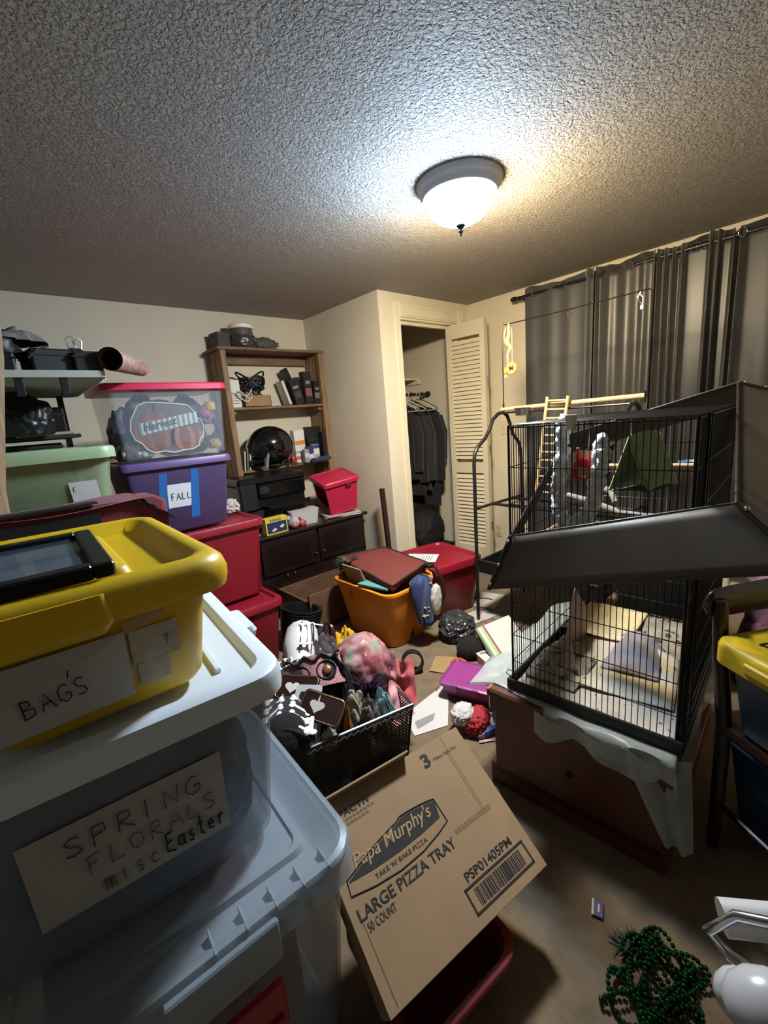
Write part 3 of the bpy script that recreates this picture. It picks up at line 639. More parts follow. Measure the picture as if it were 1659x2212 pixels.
# --- spring tote
SZ = .565
e, b, l = tote('clear_tote', 'frosted clear tote with white lid labelled for spring florals, middle of the near stack', 'tote', (.058, .997, SZ), math.radians(-6), .283, .278, .353, FROSTW, WHITELID, taper=.03, r=.05, lip=.01, skirt=.035, rise=.014, recess=.016, inset=.045)
obj('lid_rib', G().cbox(.195, .208, -.2, .2, .352, .362, .003).cbox(-.208, -.195, -.2, .2, .352, .362, .003), WHITELID, e)
obj('side_handle', G().ring_loft([rrect(.012, .06, .01, .315, cx=.306), rrect(.02, .065, .014, .345, cx=.308), rrect(.016, .06, .012, .357, cx=.306)]), WHITELID, e)
def frontM(x, z, hy, taper, h, off=.0015):  # frame on a tote's tapered front
    s = taper/(h-.042); y = -(hy-taper+s*(z-.012))-off
    return plane_M((x, y, z), (1, 0, 0), (0, -s, 1))
def sheet(e, x0, x1, z0, z1, hy, tp, h, m, name='paper_label', off=.001, curl=.004):
    s = tp/(h-.042)
    g = G().grid(10, 6, lambda u, v: (x0+(x1-x0)*u, -(hy-tp+s*(z0-.012+(z1-z0)*v))-off-curl*math.sin(u*4+v)**2*.5, z0+(z1-z0)*v))
    return obj(name, g, m, e, 70)
sheet(e, -.115, .165, .085, .252, .278, .03, .353, mat('#a8a49d', .75, var=.08, vs=9), off=.003, curl=.0015)
PENC = mat('#4b4744', .8)
scribble('SPRING', .20, .036, PENC, e, frontM(-.065, .195, .278, .03, .353, .006), .0012)
scribble('FLORALS', .20, .034, mat('#5e5a56', .8), e, frontM(-.045, .148, .278, .03, .353, .006), .001)
scribble('misc', .085, .045, mat('#55514d', .8), e, frontM(-.03, .10, .278, .03, .353, .006), .001)
scribble('Easter', .10, .042, INK, e, frontM(.06, .103, .278, .03, .353, .006), .0017, gap=1.0)
for i, (x, y, s_, c, lb) in enumerate(((.165, -.12, (.08, .105, .16), '#343b46', 'dark blue-grey bundle seen through the spring tote'), (-.06, -.05, (.17, .165, .175), '#15171b', 'black bundle at the left inside the spring tote'), (.15, .12, (.09, .1, .13), '#4a4d55', 'grey crumpled wrap at the back of the spring tote'))):
    p_ = Vector((.058, .997, SZ+.02)) + Matrix.Rotation(math.radians(-6), 3, 'Z') @ Vector((x, y, 0))
    thing('wrapped_bundle', blob(*s_, 70+i, .25, 2.2), mat(c, .5, var=.4, vs=14), lb, 'bundle', p_)

# --- yellow tote
YZ = .934
YEL = mat('#d9b116', .42, var=.06, vs=5, coat=.1); YELB = mat('#c9a11a', .42, var=.10, vs=4)
e = root('yellow_tote', 'yellow plastic tote with a paper gift bags label, top of the near stack', 'tote', (.077, .989, YZ), math.radians(-2))
hx, hy, hh = .168, .252, .205
obj('body', tote_body(hx, hy, hh, .022, .045, lip=.008), YELB, e)
a = .036
ring = lambda d, r, z: rrect(hx+a+d, hy+a+d, r, z)
obj('lid', G().ring_loft([ring(-.014, .05, hh-.03), ring(-.004, .055, hh-.034), ring(0, .06, hh-.022), ring(.001, .06, hh-.005), ring(-.004, .058, hh+.012), ring(-.014, .052, hh+.022), ring(-.028, .045, hh+.026), ring(-.042, .038, hh+.022), ring(-.056, .03, hh-.002), ring(-.07, .025, hh-.008)]), YEL, e, 60)
obj('lid_panel', G().ring_loft([rrect(.11, .178, .02, hh-.01, cx=-.035), rrect(.102, .172, .02, hh+.012, cx=-.035), rrect(.096, .166, .018, hh+.017, cx=-.035)]), YEL, e, 50)
obj('lid_rib', G().ring_loft([rrect(.009, .15, .008, hh+.012, cx=.035), rrect(.006, .145, .006, hh+.022, cx=.035)]), YEL, e, 50)
obj('rim_bump', G().ring_loft([rrect(.085, .012, .012, hh-.046, 7, -.075, -hy-a+.012), rrect(.097, .017, .016, hh-.03, 7, -.075, -hy-a+.012), rrect(.098, .0175, .017, hh-.008, 7, -.075, -hy-a+.012), rrect(.092, .013, .012, hh+.012, 7, -.075, -hy-a+.013)]), YEL, e, 70)
sheet(e, -.19+.03, .03, .025, .14, hy, .022, hh, mat('#b7b5b3', .7, var=.06, vs=6), off=.0035, curl=.002)
tp = sheet(e, .035, .105, .075, .135, hy, .022, hh, mat('#b9ae98', .6, var=.25, vs=25), name='paper_scrap', off=.003, curl=.001)
obj('tape_strip', G().grid(8, 2, lambda u, v: (.03+.06*u, -(hy-.022+.022/hh*(.135+.015*v))-.0052, .133+.02*v+.012*u)), mat('#c3a878', .3, alpha=.7), e)
sheet(e, .04, .085, .035, .075, hy, .022, hh, mat('#b5ad9c', .65, var=.3, vs=40), name='paper_scrap', off=.0034, curl=.001)
scribble('BAGS', .085, .03, INK, e, frontM(-.105, .055, hy, .022, hh, .007) @ Matrix.Rotation(.12, 4, 'Z'), .0011)
scribble('T', .022, .032, INK, e, frontM(-.055, .10, hy, .022, hh, .007) @ Matrix.Rotation(-.15, 4, 'Z'), .0011)
obj('folded_flap', G().prism([(-.16, -(hy-.022+.022/hh*.14)-.0115, .142), (.028, -(hy-.022+.022/hh*.14)-.0115, .142), (-.045, -(hy-.022+.022/hh*.1)-.013, .112), (-.16, -(hy-.022+.022/hh*.08)-.013, .075)], (0, -.0006, 0)), mat('#a9a6a2', .7, var=.05, vs=6), e, 0)
scribble('?', .012, .018, INK, e, frontM(.082, .097, hy, .022, hh, .006), .0009)
# --- picture frame on it
e = root('picture_frame', 'black picture frame lying flat on the yellow lid', 'picture frame', (-.025, .905, YZ+hh+.026), math.radians(-3))
fr = G()
for x0, x1, y0, y1 in ((-.14, -.112, -.165, .165), (.112, .14, -.165, .165), (-.112, .112, -.165, -.137), (-.112, .112, .137, .165)): fr.cbox(x0, x1, y0, y1, 0, .022, .003)
obj('moulding', fr, mat('#0e0d0d', .35), e)
obj('backing', G().box(-.113, .113, -.138, .138, .002, .006), mat('#141518', .6), e, 0)
obj('photo', G().box(-.10, .10, -.12, .12, .006, .008), mat('#5b6068', .5, col2='#1d2024', vs=9), e, 0)
obj('glass', G().box(-.113, .113, -.138, .138, .012, .014), mat('#8899a5', .03, alpha=.12, spec=.8), e, 0)

# ================================================================ SECOND ROW: RED, PURPLE, PINK-LIDDED TUBS
e, b, l = tote('red_tote', 'lower red tote of the red pair, standing on the carpet', 'tote', (.80, 2.42, 0), 0, .28, .222, .388, RED, REDLID, taper=.03, r=.04)
e, b, l = tote('red_tote', 'upper red tote under the purple tub', 'tote', (.805, 2.535, .405), 0, .28, .225, .445, RED, REDLID, taper=.03, r=.045)
PURP = mat('#4a3a60', .45, var=.06, vs=5); PURPL = mat('#5a4478', .42)
e, b, l = tote('purple_tote', 'purple tote marked FALL with blue tape, on the upper red tote', 'tote', (.705, 2.535, .867), 0, .255, .195, .365, PURP, PURPL, taper=.035, r=.03, skirt=.028, rise=.01)
TAPE = mat('#2060a8', .55, var=.05, vs=40)
def ftape(pts, off):
    s = .035/.323
    return G().prism([(x, -(.195-.035+s*(z-.012))-off, z) for x, z in pts], (0, -.0006, 0))
obj('tape_strip', ftape([(-.105, .31), (-.065, .312), (-.09, .10), (-.125, .115)], .001), TAPE, e, 0)
obj('tape_strip', ftape([(.05, .318), (.09, .315), (.068, .065), (.025, .062)], .001), TAPE, e, 0)
obj('paper_label', ftape([(-.075, .252), (.052, .25), (.03, .13), (-.08, .132)], .0004), mat('#cfd2d8', .7), e, 0)
sc = frontM(-.062, .17, .195, .035, .365, .002)
scribble('FALL', .105, .035, mat('#4a484c', .7), e, sc, .0017)
# pink-lidded clear tote with harvest decor
CLR = mat('#aab2bd', .15, alpha=.15)
TX, TY, TZ = .705, 2.50, 1.2465
e, b, l = tote('clear_tote', 'clear tote with a pink lid and a harvest pumpkin sign showing, on the purple tote', 'tote', (TX, TY, TZ), 0, .268, .20, .355, CLR, mat('#c81f4b', .4), taper=.02, r=.03, skirt=.024, rise=.008)
def inside(name, g, m, label, cat, x, y, z, rot=(0, 0, 0), smooth=50): return thing(name, g, m, label, cat, (TX+x, TY+y, TZ+z), rot, None, smooth)
e = root('harvest_sign', 'cloud-shaped sign with two pumpkins and a striped banner inside the pink-lidded tote', 'sign', (TX-.025, TY-.176, TZ+.02))
SG = mat('#57524e', .6); n = 60
SIGN = [(960,985),(1000,925),(1060,905),(1170,910),(1300,925),(1370,935),(1412,980),(1420,1025),(1460,1045),(1475,1100),(1460,1160),(1425,1190),(1415,1230),(1360,1255),(1290,1255),(1210,1268),(1140,1250),(1060,1255),(1010,1225),(985,1185),(940,1155),(920,1090),(935,1020)]
sq = lambda x, z: ((x-1195)*.000612, .135-(z-1085)*.00068)
def sgn(): return [(sq(x, z)[0], 0, sq(x, z)[1]) for x, z in SIGN][::-1]
obj('board', G().prism(sgn(), (0, .008, 0)), SG, e, 0)
obj('white_edge', G().tube([(x, -.002, z) for x, y, z in sgn()], .0035, 6, closed=True), mat('#d8cfc0', .6), e)
def pumpkin(cx, cz, rx, rz, c):
    g = G()
    for k in (-3, -2, -1, 0, 1, 2, 3):
        x = cx+k*rx*.27; w = rx*.26; hgt = rz*(1-.045*k*k)
        g.add([(x+w*math.cos(t), -.003-.006*math.cos(k*.4), cz+hgt*math.sin(t)) for t in [i*2*PI/16 for i in range(16)]], [tuple(range(16))])
        g.add([(x+w*math.cos(t), .001, cz+hgt*math.sin(t)) for t in [i*2*PI/16 for i in range(16)]], [])
    q = len(g.f)
    return g
PK = mat('#8f553a', .6, var=.2, vs=60); PKL = mat('#5a3420', .6); PKD = mat('#77432c', .6, var=.2, vs=60)
def pump(cx, cz, rx, rz, m):
    p = obj('painted_pumpkin', G(), m, e, 0) if False else None
    for k in (-3, 3, -2, 2, -1, 1, 0):
        w = rx*.30; hgt = rz*(1-.05*k*k); x = cx+k*rx*.25
        obj('pumpkin_rib', G().prism([(x+w*math.cos(t), -.0035+.0004*abs(k), cz+hgt*math.sin(t)) for t in [i*2*PI/14 for i in range(14)]], (0, .002, 0)), m if k % 2 else PKD, e, 0)
    obj('pumpkin_stem', G().prism([(cx-.006, -.004, cz+rz*.85), (cx+.006, -.004, cz+rz*.85), (cx+.012, -.004, cz+rz*1.35), (cx+.002, -.004, cz+rz*1.35)], (0, .002, 0)), PKL, e, 0)
pump(-.05, .118, .10, .10, PK); pump(.07, .078, .092, .058, mat('#a06a48', .6, var=.2, vs=60))
for k in range(22): obj('banner_stripe', G().box(-.132+.0126*k, -.132+.0126*(k+1)-.0002, -.0066, -.0056, .105+.0021*k, .160+.0021*k), mat('#c9c6bf' if k % 2 else '#6f8484', .6), e, 0)
text('Harvest', .16, mat('#1c2a24', .6), e, plane_M((-.112, -.0075, .122), (1, 0, .17), (-.17, 0, 1)), height=.036, bold=.015, shear=.25)
for i, (x, y, z, sx_, sy_, sz_, c, lb) in enumerate(((-.17, -.02, .01, .09, .13, .16, '#4b4658', 'grey-purple cloth bundle at the left in the pink-lidded tote'), (.1, .05, .01, .13, .11, .17, '#3d3a38', 'dark brown bundle at the back of the pink-lidded tote'),
     (.0, -.05, .19, .07, .05, .06, '#7b5aa0', 'purple tinsel flower under the pink lid'), (.19, -.1, .16, .05, .05, .06, '#8c3f62', 'magenta silk flower at the right in the pink-lidded tote'), (.215, -.12, .23, .03, .025, .03, '#b79a35', 'yellow silk leaf under the pink lid'), (.205, -.13, .03, .035, .03, .035, '#a9843f', 'tan silk leaf at the bottom right of the pink-lidded tote'), (-.02, -.06, .24, .05, .04, .035, '#a23a3c', 'red silk pumpkin top behind the harvest sign'), (.06, -.09, .22, .05, .03, .04, '#bdb3a2', 'cream raffia bow behind the harvest sign'))):
    inside('decor_bundle' if sx_ > .08 else 'silk_decoration', blob(sx_, sy_, sz_, 80+i, .4, 3, 4), mat(c, .7, var=.4, vs=30), lb, 'decoration', x, y, z)
for i, (x, y, z, c, lb) in enumerate(((-.19, -.11, .14, '#5a5468', 'grey-mauve cloth at the upper left in the pink-lidded tote'), (-.20, -.12, .03, '#4c4640', 'brown cloth at the lower left in the pink-lidded tote'), (-.11, -.09, .22, '#6b5f52', 'tan burlap under the pink lid'), (.12, -.05, .22, '#4a4450', 'dark grey cloth under the pink lid at the right'))):
    inside('decor_cloth', cloth(.075, .06, .08, 300+i), mat(c, .8, var=.3, vs=20), lb, 'cloth', x, y, z)
inside('dark_wreath', G().tube([(.055*math.cos(a)+.004*math.sin(9*a), .01*math.sin(7*a), .055*math.sin(a)+.055) for a in [k*2*PI/40 for k in range(40)]], .016, 8, closed=True), mat('#2c2f33', .8, var=.3, vs=60), 'dark round wreath at the right in the pink-lidded tote', 'wreath', .185, -.13, .085)
for k, w_ in enumerate(('leftmost', 'second from the left', 'middle', 'fourth from the left', 'rightmost')):
    o = inside('mini_gourd', G().lathe([(.001, 0), (.014, .004), (.018, .018), (.014, .032), (.001, .036)], 10), mat('#c8c0b0', .6), 'cream mini gourd, %s of five in the pink-lidded tote' % w_, 'gourd', -.232+.028*k, -.155, .022); o['group'] = 'mini gourds in the pink-lidded tote'

# ================================================================ FAR LEFT: RACK, GREEN TOTE, MAROON CASE
e = root('plank_stand', 'plank stand carrying the green tote and the maroon case', 'stand', (0, 0, 0))
obj('board', G().cbox(-.62, .40, 1.43, 2.14, 1.0, 1.02, .003), WOODX, e)
for x, y in ((-.58, 1.5), (.33, 1.5), (-.58, 2.08), (.33, 2.08)): obj('leg', G().cbox(x-.025, x+.025, y-.025, y+.025, 0, 1.0, .003), WOOD, e)
obj('brace', G().tube([(-.025, 1.64, 1.02), (-.012, 1.65, 1.25), (.06, 1.70, 1.62), (.075, 1.71, 1.74)], .03, 4), WOOD, e, 20)
GRN = mat('#a3b58c', .35, var=.1, vs=4, alpha=.45, coat=.2)
e, b, l = tote('green_tote', 'pale green see-through tote with lid on the plank stand', 'tote', (.055, 1.96, 1.02), 0, .26, .205, .315, GRN, mat('#a8bd92', .35, alpha=.85), taper=.03, r=.05, skirt=.03, rise=.01)
s = .03/.273
obj('paper_label', G().prism([(.125, -(.205-.03+s*.17)-.001, .15), (.205, -(.205-.03+s*.17)-.001, .155), (.20, -(.205-.03+s*.22)-.001, .215), (.12, -(.205-.03+s*.22)-.001, .215)], (0, -.0005, 0)), PAPER, e, 0)
scribble('E', .012, .02, INK, e, frontM(.13, .18, .205, .03, .315, .003), .001)
for i, (x, y, w, c, lb) in enumerate(((-.12, -.05, .09, '#5f8060', 'green bundle at the left inside the green tote'), (.06, .0, .10, '#3f6b5a', 'teal bundle in the middle of the green tote'), (.14, -.08, .06, '#d5d2bd', 'white paper bundle at the right inside the green tote'))):
    thing('paper_bundle', blob(w, .1, .1+.02*i, 95+i, .25, 2, 3), mat(c, .7, var=.3), lb, 'bundle', (.055+x, 1.96+y, 1.035))
e = root('maroon_case', 'maroon fabric case with a black strap behind the yellow tote', 'case', (.035, 1.56, 1.005), 0)
MAR = mat('#6e1a24', .85, var=.15, vs=14, bump=.3, bs=160, sheen=.2)
def mar(u, v):
    x = -.42+.76*u; y = -.09+.16*v
    z = .178+.006*math.sin(u*9)-.012*(1-v)*abs(math.sin(u*PI*2))
    if u > .93: z -= (u-.93)/.07*.09; 
    return (x+(.03*(u > .96)), y, z)
obj('top_panel', G().grid(44, 8, mar), MAR, e, 60)
obj('body', G().ring_loft([rrect(.385, .075, .02, 0, cx=-.03), rrect(.385, .08, .02, .16, cx=-.03), rrect(.37, .075, .02, .176, cx=-.04)]), MAR, e)
obj('strap', G().cbox(-.12, .17, -.086, -.083, .125, .155, .002).cbox(-.12, .17, -.088, -.04, .182, .187, .002), mat('#191516', .8), e)
obj('zipper', G().tube([(.27, -.085, .172), (.315, -.08, .15), (.34, -.07, .08)], .005, 6), mat('#1c1214', .6), e)
# wire shelf rack
e = root('wire_shelf', 'white wire shelf loaded with black boxes at the far left', 'shelf', (0, 0, 0))
SZ2 = 1.585; GW = mat('#a9a9a2', .5)
obj('front_lip', G().cbox(-.6, .365, 1.85, 1.858, SZ2-.004, SZ2+.02, .002), mat('#b3b2a8', .5), e)
obj('frame', G().tube([(-.6, 1.86, SZ2), (.365, 1.86, SZ2), (.365, 2.62, SZ2), (-.6, 2.62, SZ2)], .005, 6, closed=True), GW, e)
me = None
for k in range(30):
    o = obj('wire', me or G().cyl((-.6, 0, 0), (.365, 0, 0), .0025, 6), GW, e, 60, loc=(0, 1.88+.025*k, SZ2)); me = o.data
me = None
for k in range(22):
    o = obj('edge_rib', me or G().cyl((0, 0, 0), (0, 0, .035), .003, 6), mat('#d0d0c8', .5), e, 60, loc=(.366, 1.88+.032*k, SZ2-.01)); me = o.data
obj('panel', G().box(-.6, .36, 1.862, 2.615, SZ2+.004, SZ2+.008), mat('#6c6a62', .6), e, 0)
for x, y in ((-.55, 2.58), (.30, 2.58), (-.55, 2.2)):
    obj('post', G().cbox(x-.012, x+.012, y-.012, y+.012, 0, SZ2, .002), BLACKM, e)
for x in (.12, .24): obj('hook', G().cbox(x-.012, x+.012, 1.855, 1.865, SZ2-.06, SZ2, .003).cbox(x-.012, x+.012, 1.865, 1.9, SZ2-.06, SZ2-.05, .003), BLACK, e)
obj('low_board', G().cbox(-.6, .30, 2.19, 2.60, 1.385, 1.40, .002), mat('#1d1814', .7), e)
obj('low_board', G().cbox(-.6, .28, 2.19, 2.60, 1.30, 1.315, .002), mat('#2a2119', .7), e)
SB = SZ2+.009
def kit(label, x, y, w, d, h, c, rz=0, cat='box'):
    e = root('binder_box', label, cat, (x, y, SB), rz)
    obj('case', G().cbox(-w/2, w/2, -d/2, d/2, 0, h, .006), mat(c, .5), e); obj('lid_edge', G().cbox(-w/2-.003, w/2+.003, -d/2-.003, d/2+.003, h*.72, h*.80, .002), mat('#2a2a2c', .45), e)
    return e
kit('dark brown box at the right end of the wire shelf', .325, 1.93, .085, .13, .078, '#2b1f1b')
kit('black box left of the brown box on the wire shelf', .215, 1.95, .12, .15, .085, '#161617', .15)
kit('wide black box at the left of the wire shelf', .03, 1.98, .2, .2, .07, '#111113', -.05)
thing('black_bag', cloth(.11, .1, .075, 111), mat('#121214', .5), 'slumped black bag on top of the wide black box', 'bag', (.06, 1.98, SB+.072))
thing('grey_sweater', cloth(.12, .1, .04, 113), mat('#6a6258', .9, var=.3, vs=20), 'folded grey-brown cloth on top of the black bag', 'cloth', (.11, 2.02, SB+.12))
thing('white_envelope', G().cbox(-.1, .1, -.07, .07, 0, .02, .003).prism([(-.1, -.07, .02), (.1, -.07, .02), (0, .02, .024)], (0, 0, .002)), mat('#c6ccd6', .5), 'white padded envelope on the cloth at the left edge', 'envelope', (.0, 2.02, SB+.165), (.1, .22, .1))
thing('silver_strap_end', G().tube([(0, 0, 0), (.03, .0, .03), (.06, 0, .04)], .003, 6), STEEL, 'thin metal rod lying across the black box', 'rod', (.16, 1.865, SB+.05))
e = root('binder_clip', 'large silver binder clip on the brown box', 'binder clip', (.30, 1.90, SB+.078), .3)
obj('spring', G().prism([(-.02, -.01, 0), (.02, -.01, 0), (.02, 0, .014), (-.02, 0, .014)], (0, .012, 0)), BLACKM, e, 0)
for s in (-1, 1): obj('lever', G().tube([(-.008+.012*s, 0, .006), (-.016+.012*s, s*.004, .04), (-.002+.012*s, s*.006, .052), (.014+.012*s, s*.004, .04), (.006+.012*s, 0, .006)], .0022, 6), CHROME, e)
# dark clutter on the two low boards of the wire shelf
for i, (x, y, z, w, d, h, c, lb) in enumerate(((.19, 2.30, 1.40, .16, .16, .11, '#121214', 'black box under the wire shelf at the right'), (.0, 2.30, 1.40, .2, .18, .13, '#191715', 'wide black-brown box under the wire shelf'), (-.22, 2.3, 1.40, .2, .18, .12, '#141416', 'black box at the far left under the wire shelf'), (.13, 2.32, 1.315, .2, .2, .055, '#231a15', 'flat dark brown box on the lowest board of the wire shelf'), (-.1, 2.32, 1.315, .2, .2, .06, '#17181a', 'flat black box on the lowest board of the wire shelf'))):
    e = root('dark_box', lb, 'box', (x, y, z), .05*i-.1)
    obj('case', G().cbox(-w/2, w/2, -d/2, d/2, 0, h, .006), mat(c, .45), e); obj('lid_edge', G().cbox(-w/2-.002, w/2+.002, -d/2-.002, d/2+.002, h*.7, h*.78, .002), mat('#33302d', .4), e)
thing('black_purse', blob(.10, .07, .10, 115, .25, 2.2), mat('#101012', .35, bump=.3, bs=40), 'shiny black purse hanging below the wire shelf edge', 'purse', (.12, 2.16, 1.402))
thing('pale_slat', G().cbox(-.09, .09, -.01, .01, 0, .012, .002), mat('#9a8468', .7), 'pale wooden slat on the lower board of the wire shelf', 'slat', (.19, 2.2, 1.40), (0, 0, .1))
# paper roll
e = root('paper_roll', 'roll of brown and pink striped wrapping paper ending above the pink lid', 'paper roll', (0, 0, 0))
ax0, ax1 = Vector((.385, 1.83, 1.642)), Vector((.60, 2.30, 1.676))
t = (ax1-ax0).normalized(); n1 = t.orthogonal().normalized(); n2 = t.cross(n1)
def roll(u, v, r0=.040):
    a = 2*PI*u; r = r0*(1-.12*v); return ax0.lerp(ax1, v) + n1*(r*math.cos(a)) + n2*(r*math.sin(a))
obj('paper', G().grid(28, 8, roll), mat('#b48f80', .7, col2='#7a4f48', vs=5, stretch=(9, 1, 9)), e, 80)
obj('core', G().grid(24, 4, lambda u, v: roll(u, v*.9, .034)), mat('#5a3a28', .8), e, 80)

# ================================================================ MIDDLE: ORANGE AND RED TUBS
ORA = mat('#d98a1e', .4, var=.10, vs=5)
e = root('orange_tote', 'open orange tote heaped with a maroon bag, in the middle of the floor', 'tote', (1.70, 2.0, 0), 0)
obj('body', tote_body(.195, .27, .375, .05, .07, lip=.014), ORA, e)
obj('front_latch', G().cbox(.0, .03, -.287, -.268, .275, .285, .002), mat('#e0c9a0', .4), e)
obj('crack', G().tube([(-.2, .08, .33), (-.197, .085, .30), (-.192, .08, .275)], .003, 5), mat('#5a3208', .7), e)
e = root('maroon_bag', 'maroon laptop bag with black piping lying on the orange tote', 'bag', (1.715, 2.02, .39), 0)
MB_ = mat('#6b2a24', .75, var=.12, vs=10, bump=.3, bs=200)
def bagtop(u, v):
    a = Vector((-.13, -.03, .03)).lerp(Vector((.0, -.29, .005)), u); b_ = Vector((-.10, .32, .075)).lerp(Vector((.21, .10, .075)), u)
    p = a.lerp(b_, v); p.z += .02*math.sin(u*PI)*math.sin(v*PI) - .012*math.sin(v*7)*(1-v); return p
C4 = [Vector((-.16, -.08, .035)), Vector((-.08, -.30, .02)), Vector((.215, -.18, .045)), Vector((.18, .24, .07)), Vector((-.12, .31, .055))]
C4 = [Vector((-.165, .0, .03)), Vector((-.085, -.30, .02)), Vector((.215, -.19, .03)), Vector((.21, .20, .075)), Vector((-.12, .31, .06))]
def bagq(u, v):
    a, b_, c, d = Vector((-.20, -.05, .045)), Vector((-.06, -.29, .035)), Vector((.215, .17, .085)), Vector((-.11, .33, .075))
    b_, c = Vector((.215, -.2, .05)), Vector((.215, .2, .085)); a = Vector((-.17, -.28, .035))
    p = a.lerp(b_, u).lerp(d.lerp(c, u), v); p.z += .018*math.sin(u*PI)*math.sin(v*PI)+.006*noise.noise(Vector((u*4, v*4, 2))); return p
gtop = G().grid(18, 18, bagq)
o = obj('cover', gtop, MB_, e, 70); md = o.modifiers.new('t', 'SOLIDIFY'); md.thickness = .035; md.offset = -1
obj('piping', G().tube([bagq(u, 0) for u in [k/12 for k in range(13)]]+[bagq(1, v) for v in [k/12 for k in range(1, 13)]]+[bagq(1-k/12, 1) for k in range(1, 13)]+[bagq(0, 1-k/12) for k in range(1, 12)], .006, 6, closed=True), mat('#1d1416', .7), e)
obj('strap', G().tube([(.20, -.18, .05), (.235, -.25, .02), (.25, -.285, -.06), (.262, -.29, -.16), (.255, -.27, -.22)], .009, 6), mat('#191416', .8), e)
obj('buckle', G().cbox(.17, .22, -.26, -.2, .03, .055, .006), BLACK, e)
# blue starry santa hat with silver fur
e = root('blue_hat', 'navy blue starry hat with silver fur trim hanging over the orange tote rim', 'hat', (1.72, 1.70, .40))
def hat(u, v):
    a = 2*PI*u; z = .05-.33*v; r = .075*(1-.25*abs(v-.35))
    if v < .12: r *= (v/.12)**.5*.98+.02
    if v > .9: r *= max(.05, (1-v)/.1)
    return (r*1.15*math.cos(a)+.03*v, -.005-.035*v+r*.55*math.sin(a)+.006*math.sin(5*a+v*9), z)
obj('felt', G().grid(28, 18, hat), mat('#1c2f63', .7, var=.3, vs=20, sheen=.3), e, 70)
fr = blob(.04, .022, .10, 130, .35, 3, 4, flat=False)
obj('fur_trim', fr.xf(Matrix.Translation((.062, -.075, -.11))), mat('#d2cec6', .9, var=.3, vs=50), e, 80)
for k in range(9):
    x, z = random.uniform(-.05, .07), random.uniform(-.20, .02)
    obj('star', G().prism([(x+.006*(1 if i % 2 else .45)*math.cos(i*PI/5), -.05-.028*(-z/.3)-.004, z+.006*(1 if i % 2 else .45)*math.sin(i*PI/5)) for i in range(10)], (0, .02, 0)), mat('#d0b868', .4), e, 0)
thing('orange_garland', G().tube([(.02*math.sin(k*1.3), .02*math.cos(k*1.7), -.02*k) for k in range(9)], .009, 6), mat('#d98a2a', .7), 'orange garland end beside the blue hat on the tote rim', 'garland', (1.835, 1.725, .43))
def leaves(label, name, loc, col, n, R, hgt, seed, w=.012, cat='plant'):
    rnd = random.Random(seed); g = G()
    for k in range(n):
        a = rnd.uniform(0, 6.28); l = R*rnd.uniform(.5, 1); zz = hgt*rnd.uniform(.3, 1.)
        p0 = Vector((rnd.uniform(-.02, .02), rnd.uniform(-.02, .02), 0)); p1 = Vector((l*math.cos(a), l*math.sin(a), zz)); s = Vector((-math.sin(a), math.cos(a), 0))*w
        m_ = p0.lerp(p1, .5)+Vector((0, 0, hgt*.2))
        g.add([p0-s*.3, p0+s*.3, m_+s, p1, m_-s], [(0, 1, 2, 3, 4)])
    return thing(name, g, mat(col, .6, var=.3, vs=40), label, cat, loc, smooth=0)
leaves('sprig of dark green artificial foliage at the back of the orange tote', 'green_foliage', (1.60, 2.23, .36), '#22402c', 60, .10, .14, 4)
thing('cardboard_piece', G().cbox(-.005, .005, -.09, .09, -.10, .10, .001).cbox(.005, .009, -.09, .09, -.1, .05, .001), CARD, 'cardboard sheet stuck upright in the left of the orange tote', 'cardboard', (1.545, 2.07, .39), (0, -.35, 0))
e = root('teal_book', 'thin teal and white book under the maroon bag', 'book', (1.60, 1.90, .388), .2)
obj('cover', G().cbox(-.09, .05, -.11, .11, 0, .012, .001), mat('#5f9a96', .5), e); obj('pages', G().box(-.088, .051, -.109, .111, .002, .010), PAPER, e, 0)
thing('tote_filling', cloth(.15, .215, .26, 133), mat('#3a2c2c', .85, var=.4), 'dark clothes filling the orange tote under the bag', 'clothes', (1.70, 2.0, .02))
# big red lidded tote in front of the closet
e, b, l = tote('red_tote', 'large red lidded tote with a sheet of paper on it, in front of the closet', 'tote', (2.205, 1.99, 0), math.radians(-10), .215, .225, .375, RED, REDLID, taper=.03, r=.05, skirt=.04)
e = root('instruction_sheet', 'white printed sheet with yellow highlights on the large red lid', 'paper', (2.10, 2.03, .380), .55)
obj('sheet', G().grid(8, 8, lambda u, v: (-.085+.17*u, -.11+.22*v, .002+.006*math.sin(u*3)*v)), PAPER, e, 70)
for k in range(9): obj('printed_line', G().box(-.065, .05-.02*(k % 2), .07-.018*k, .074-.018*k, .009, .0094), mat('#e0b54a' if k in (1, 2) else '#8d8a88', .7), e, 0)
thing('blue_sheet', G().grid(6, 6, lambda u, v: (-.085+.17*u, -.11+.22*v, .0008)), mat('#3d4f86', .6), 'blue sheet peeking out under the printed paper on the red lid', 'paper', (2.115, 2.045, .3795), (0, 0, .5))

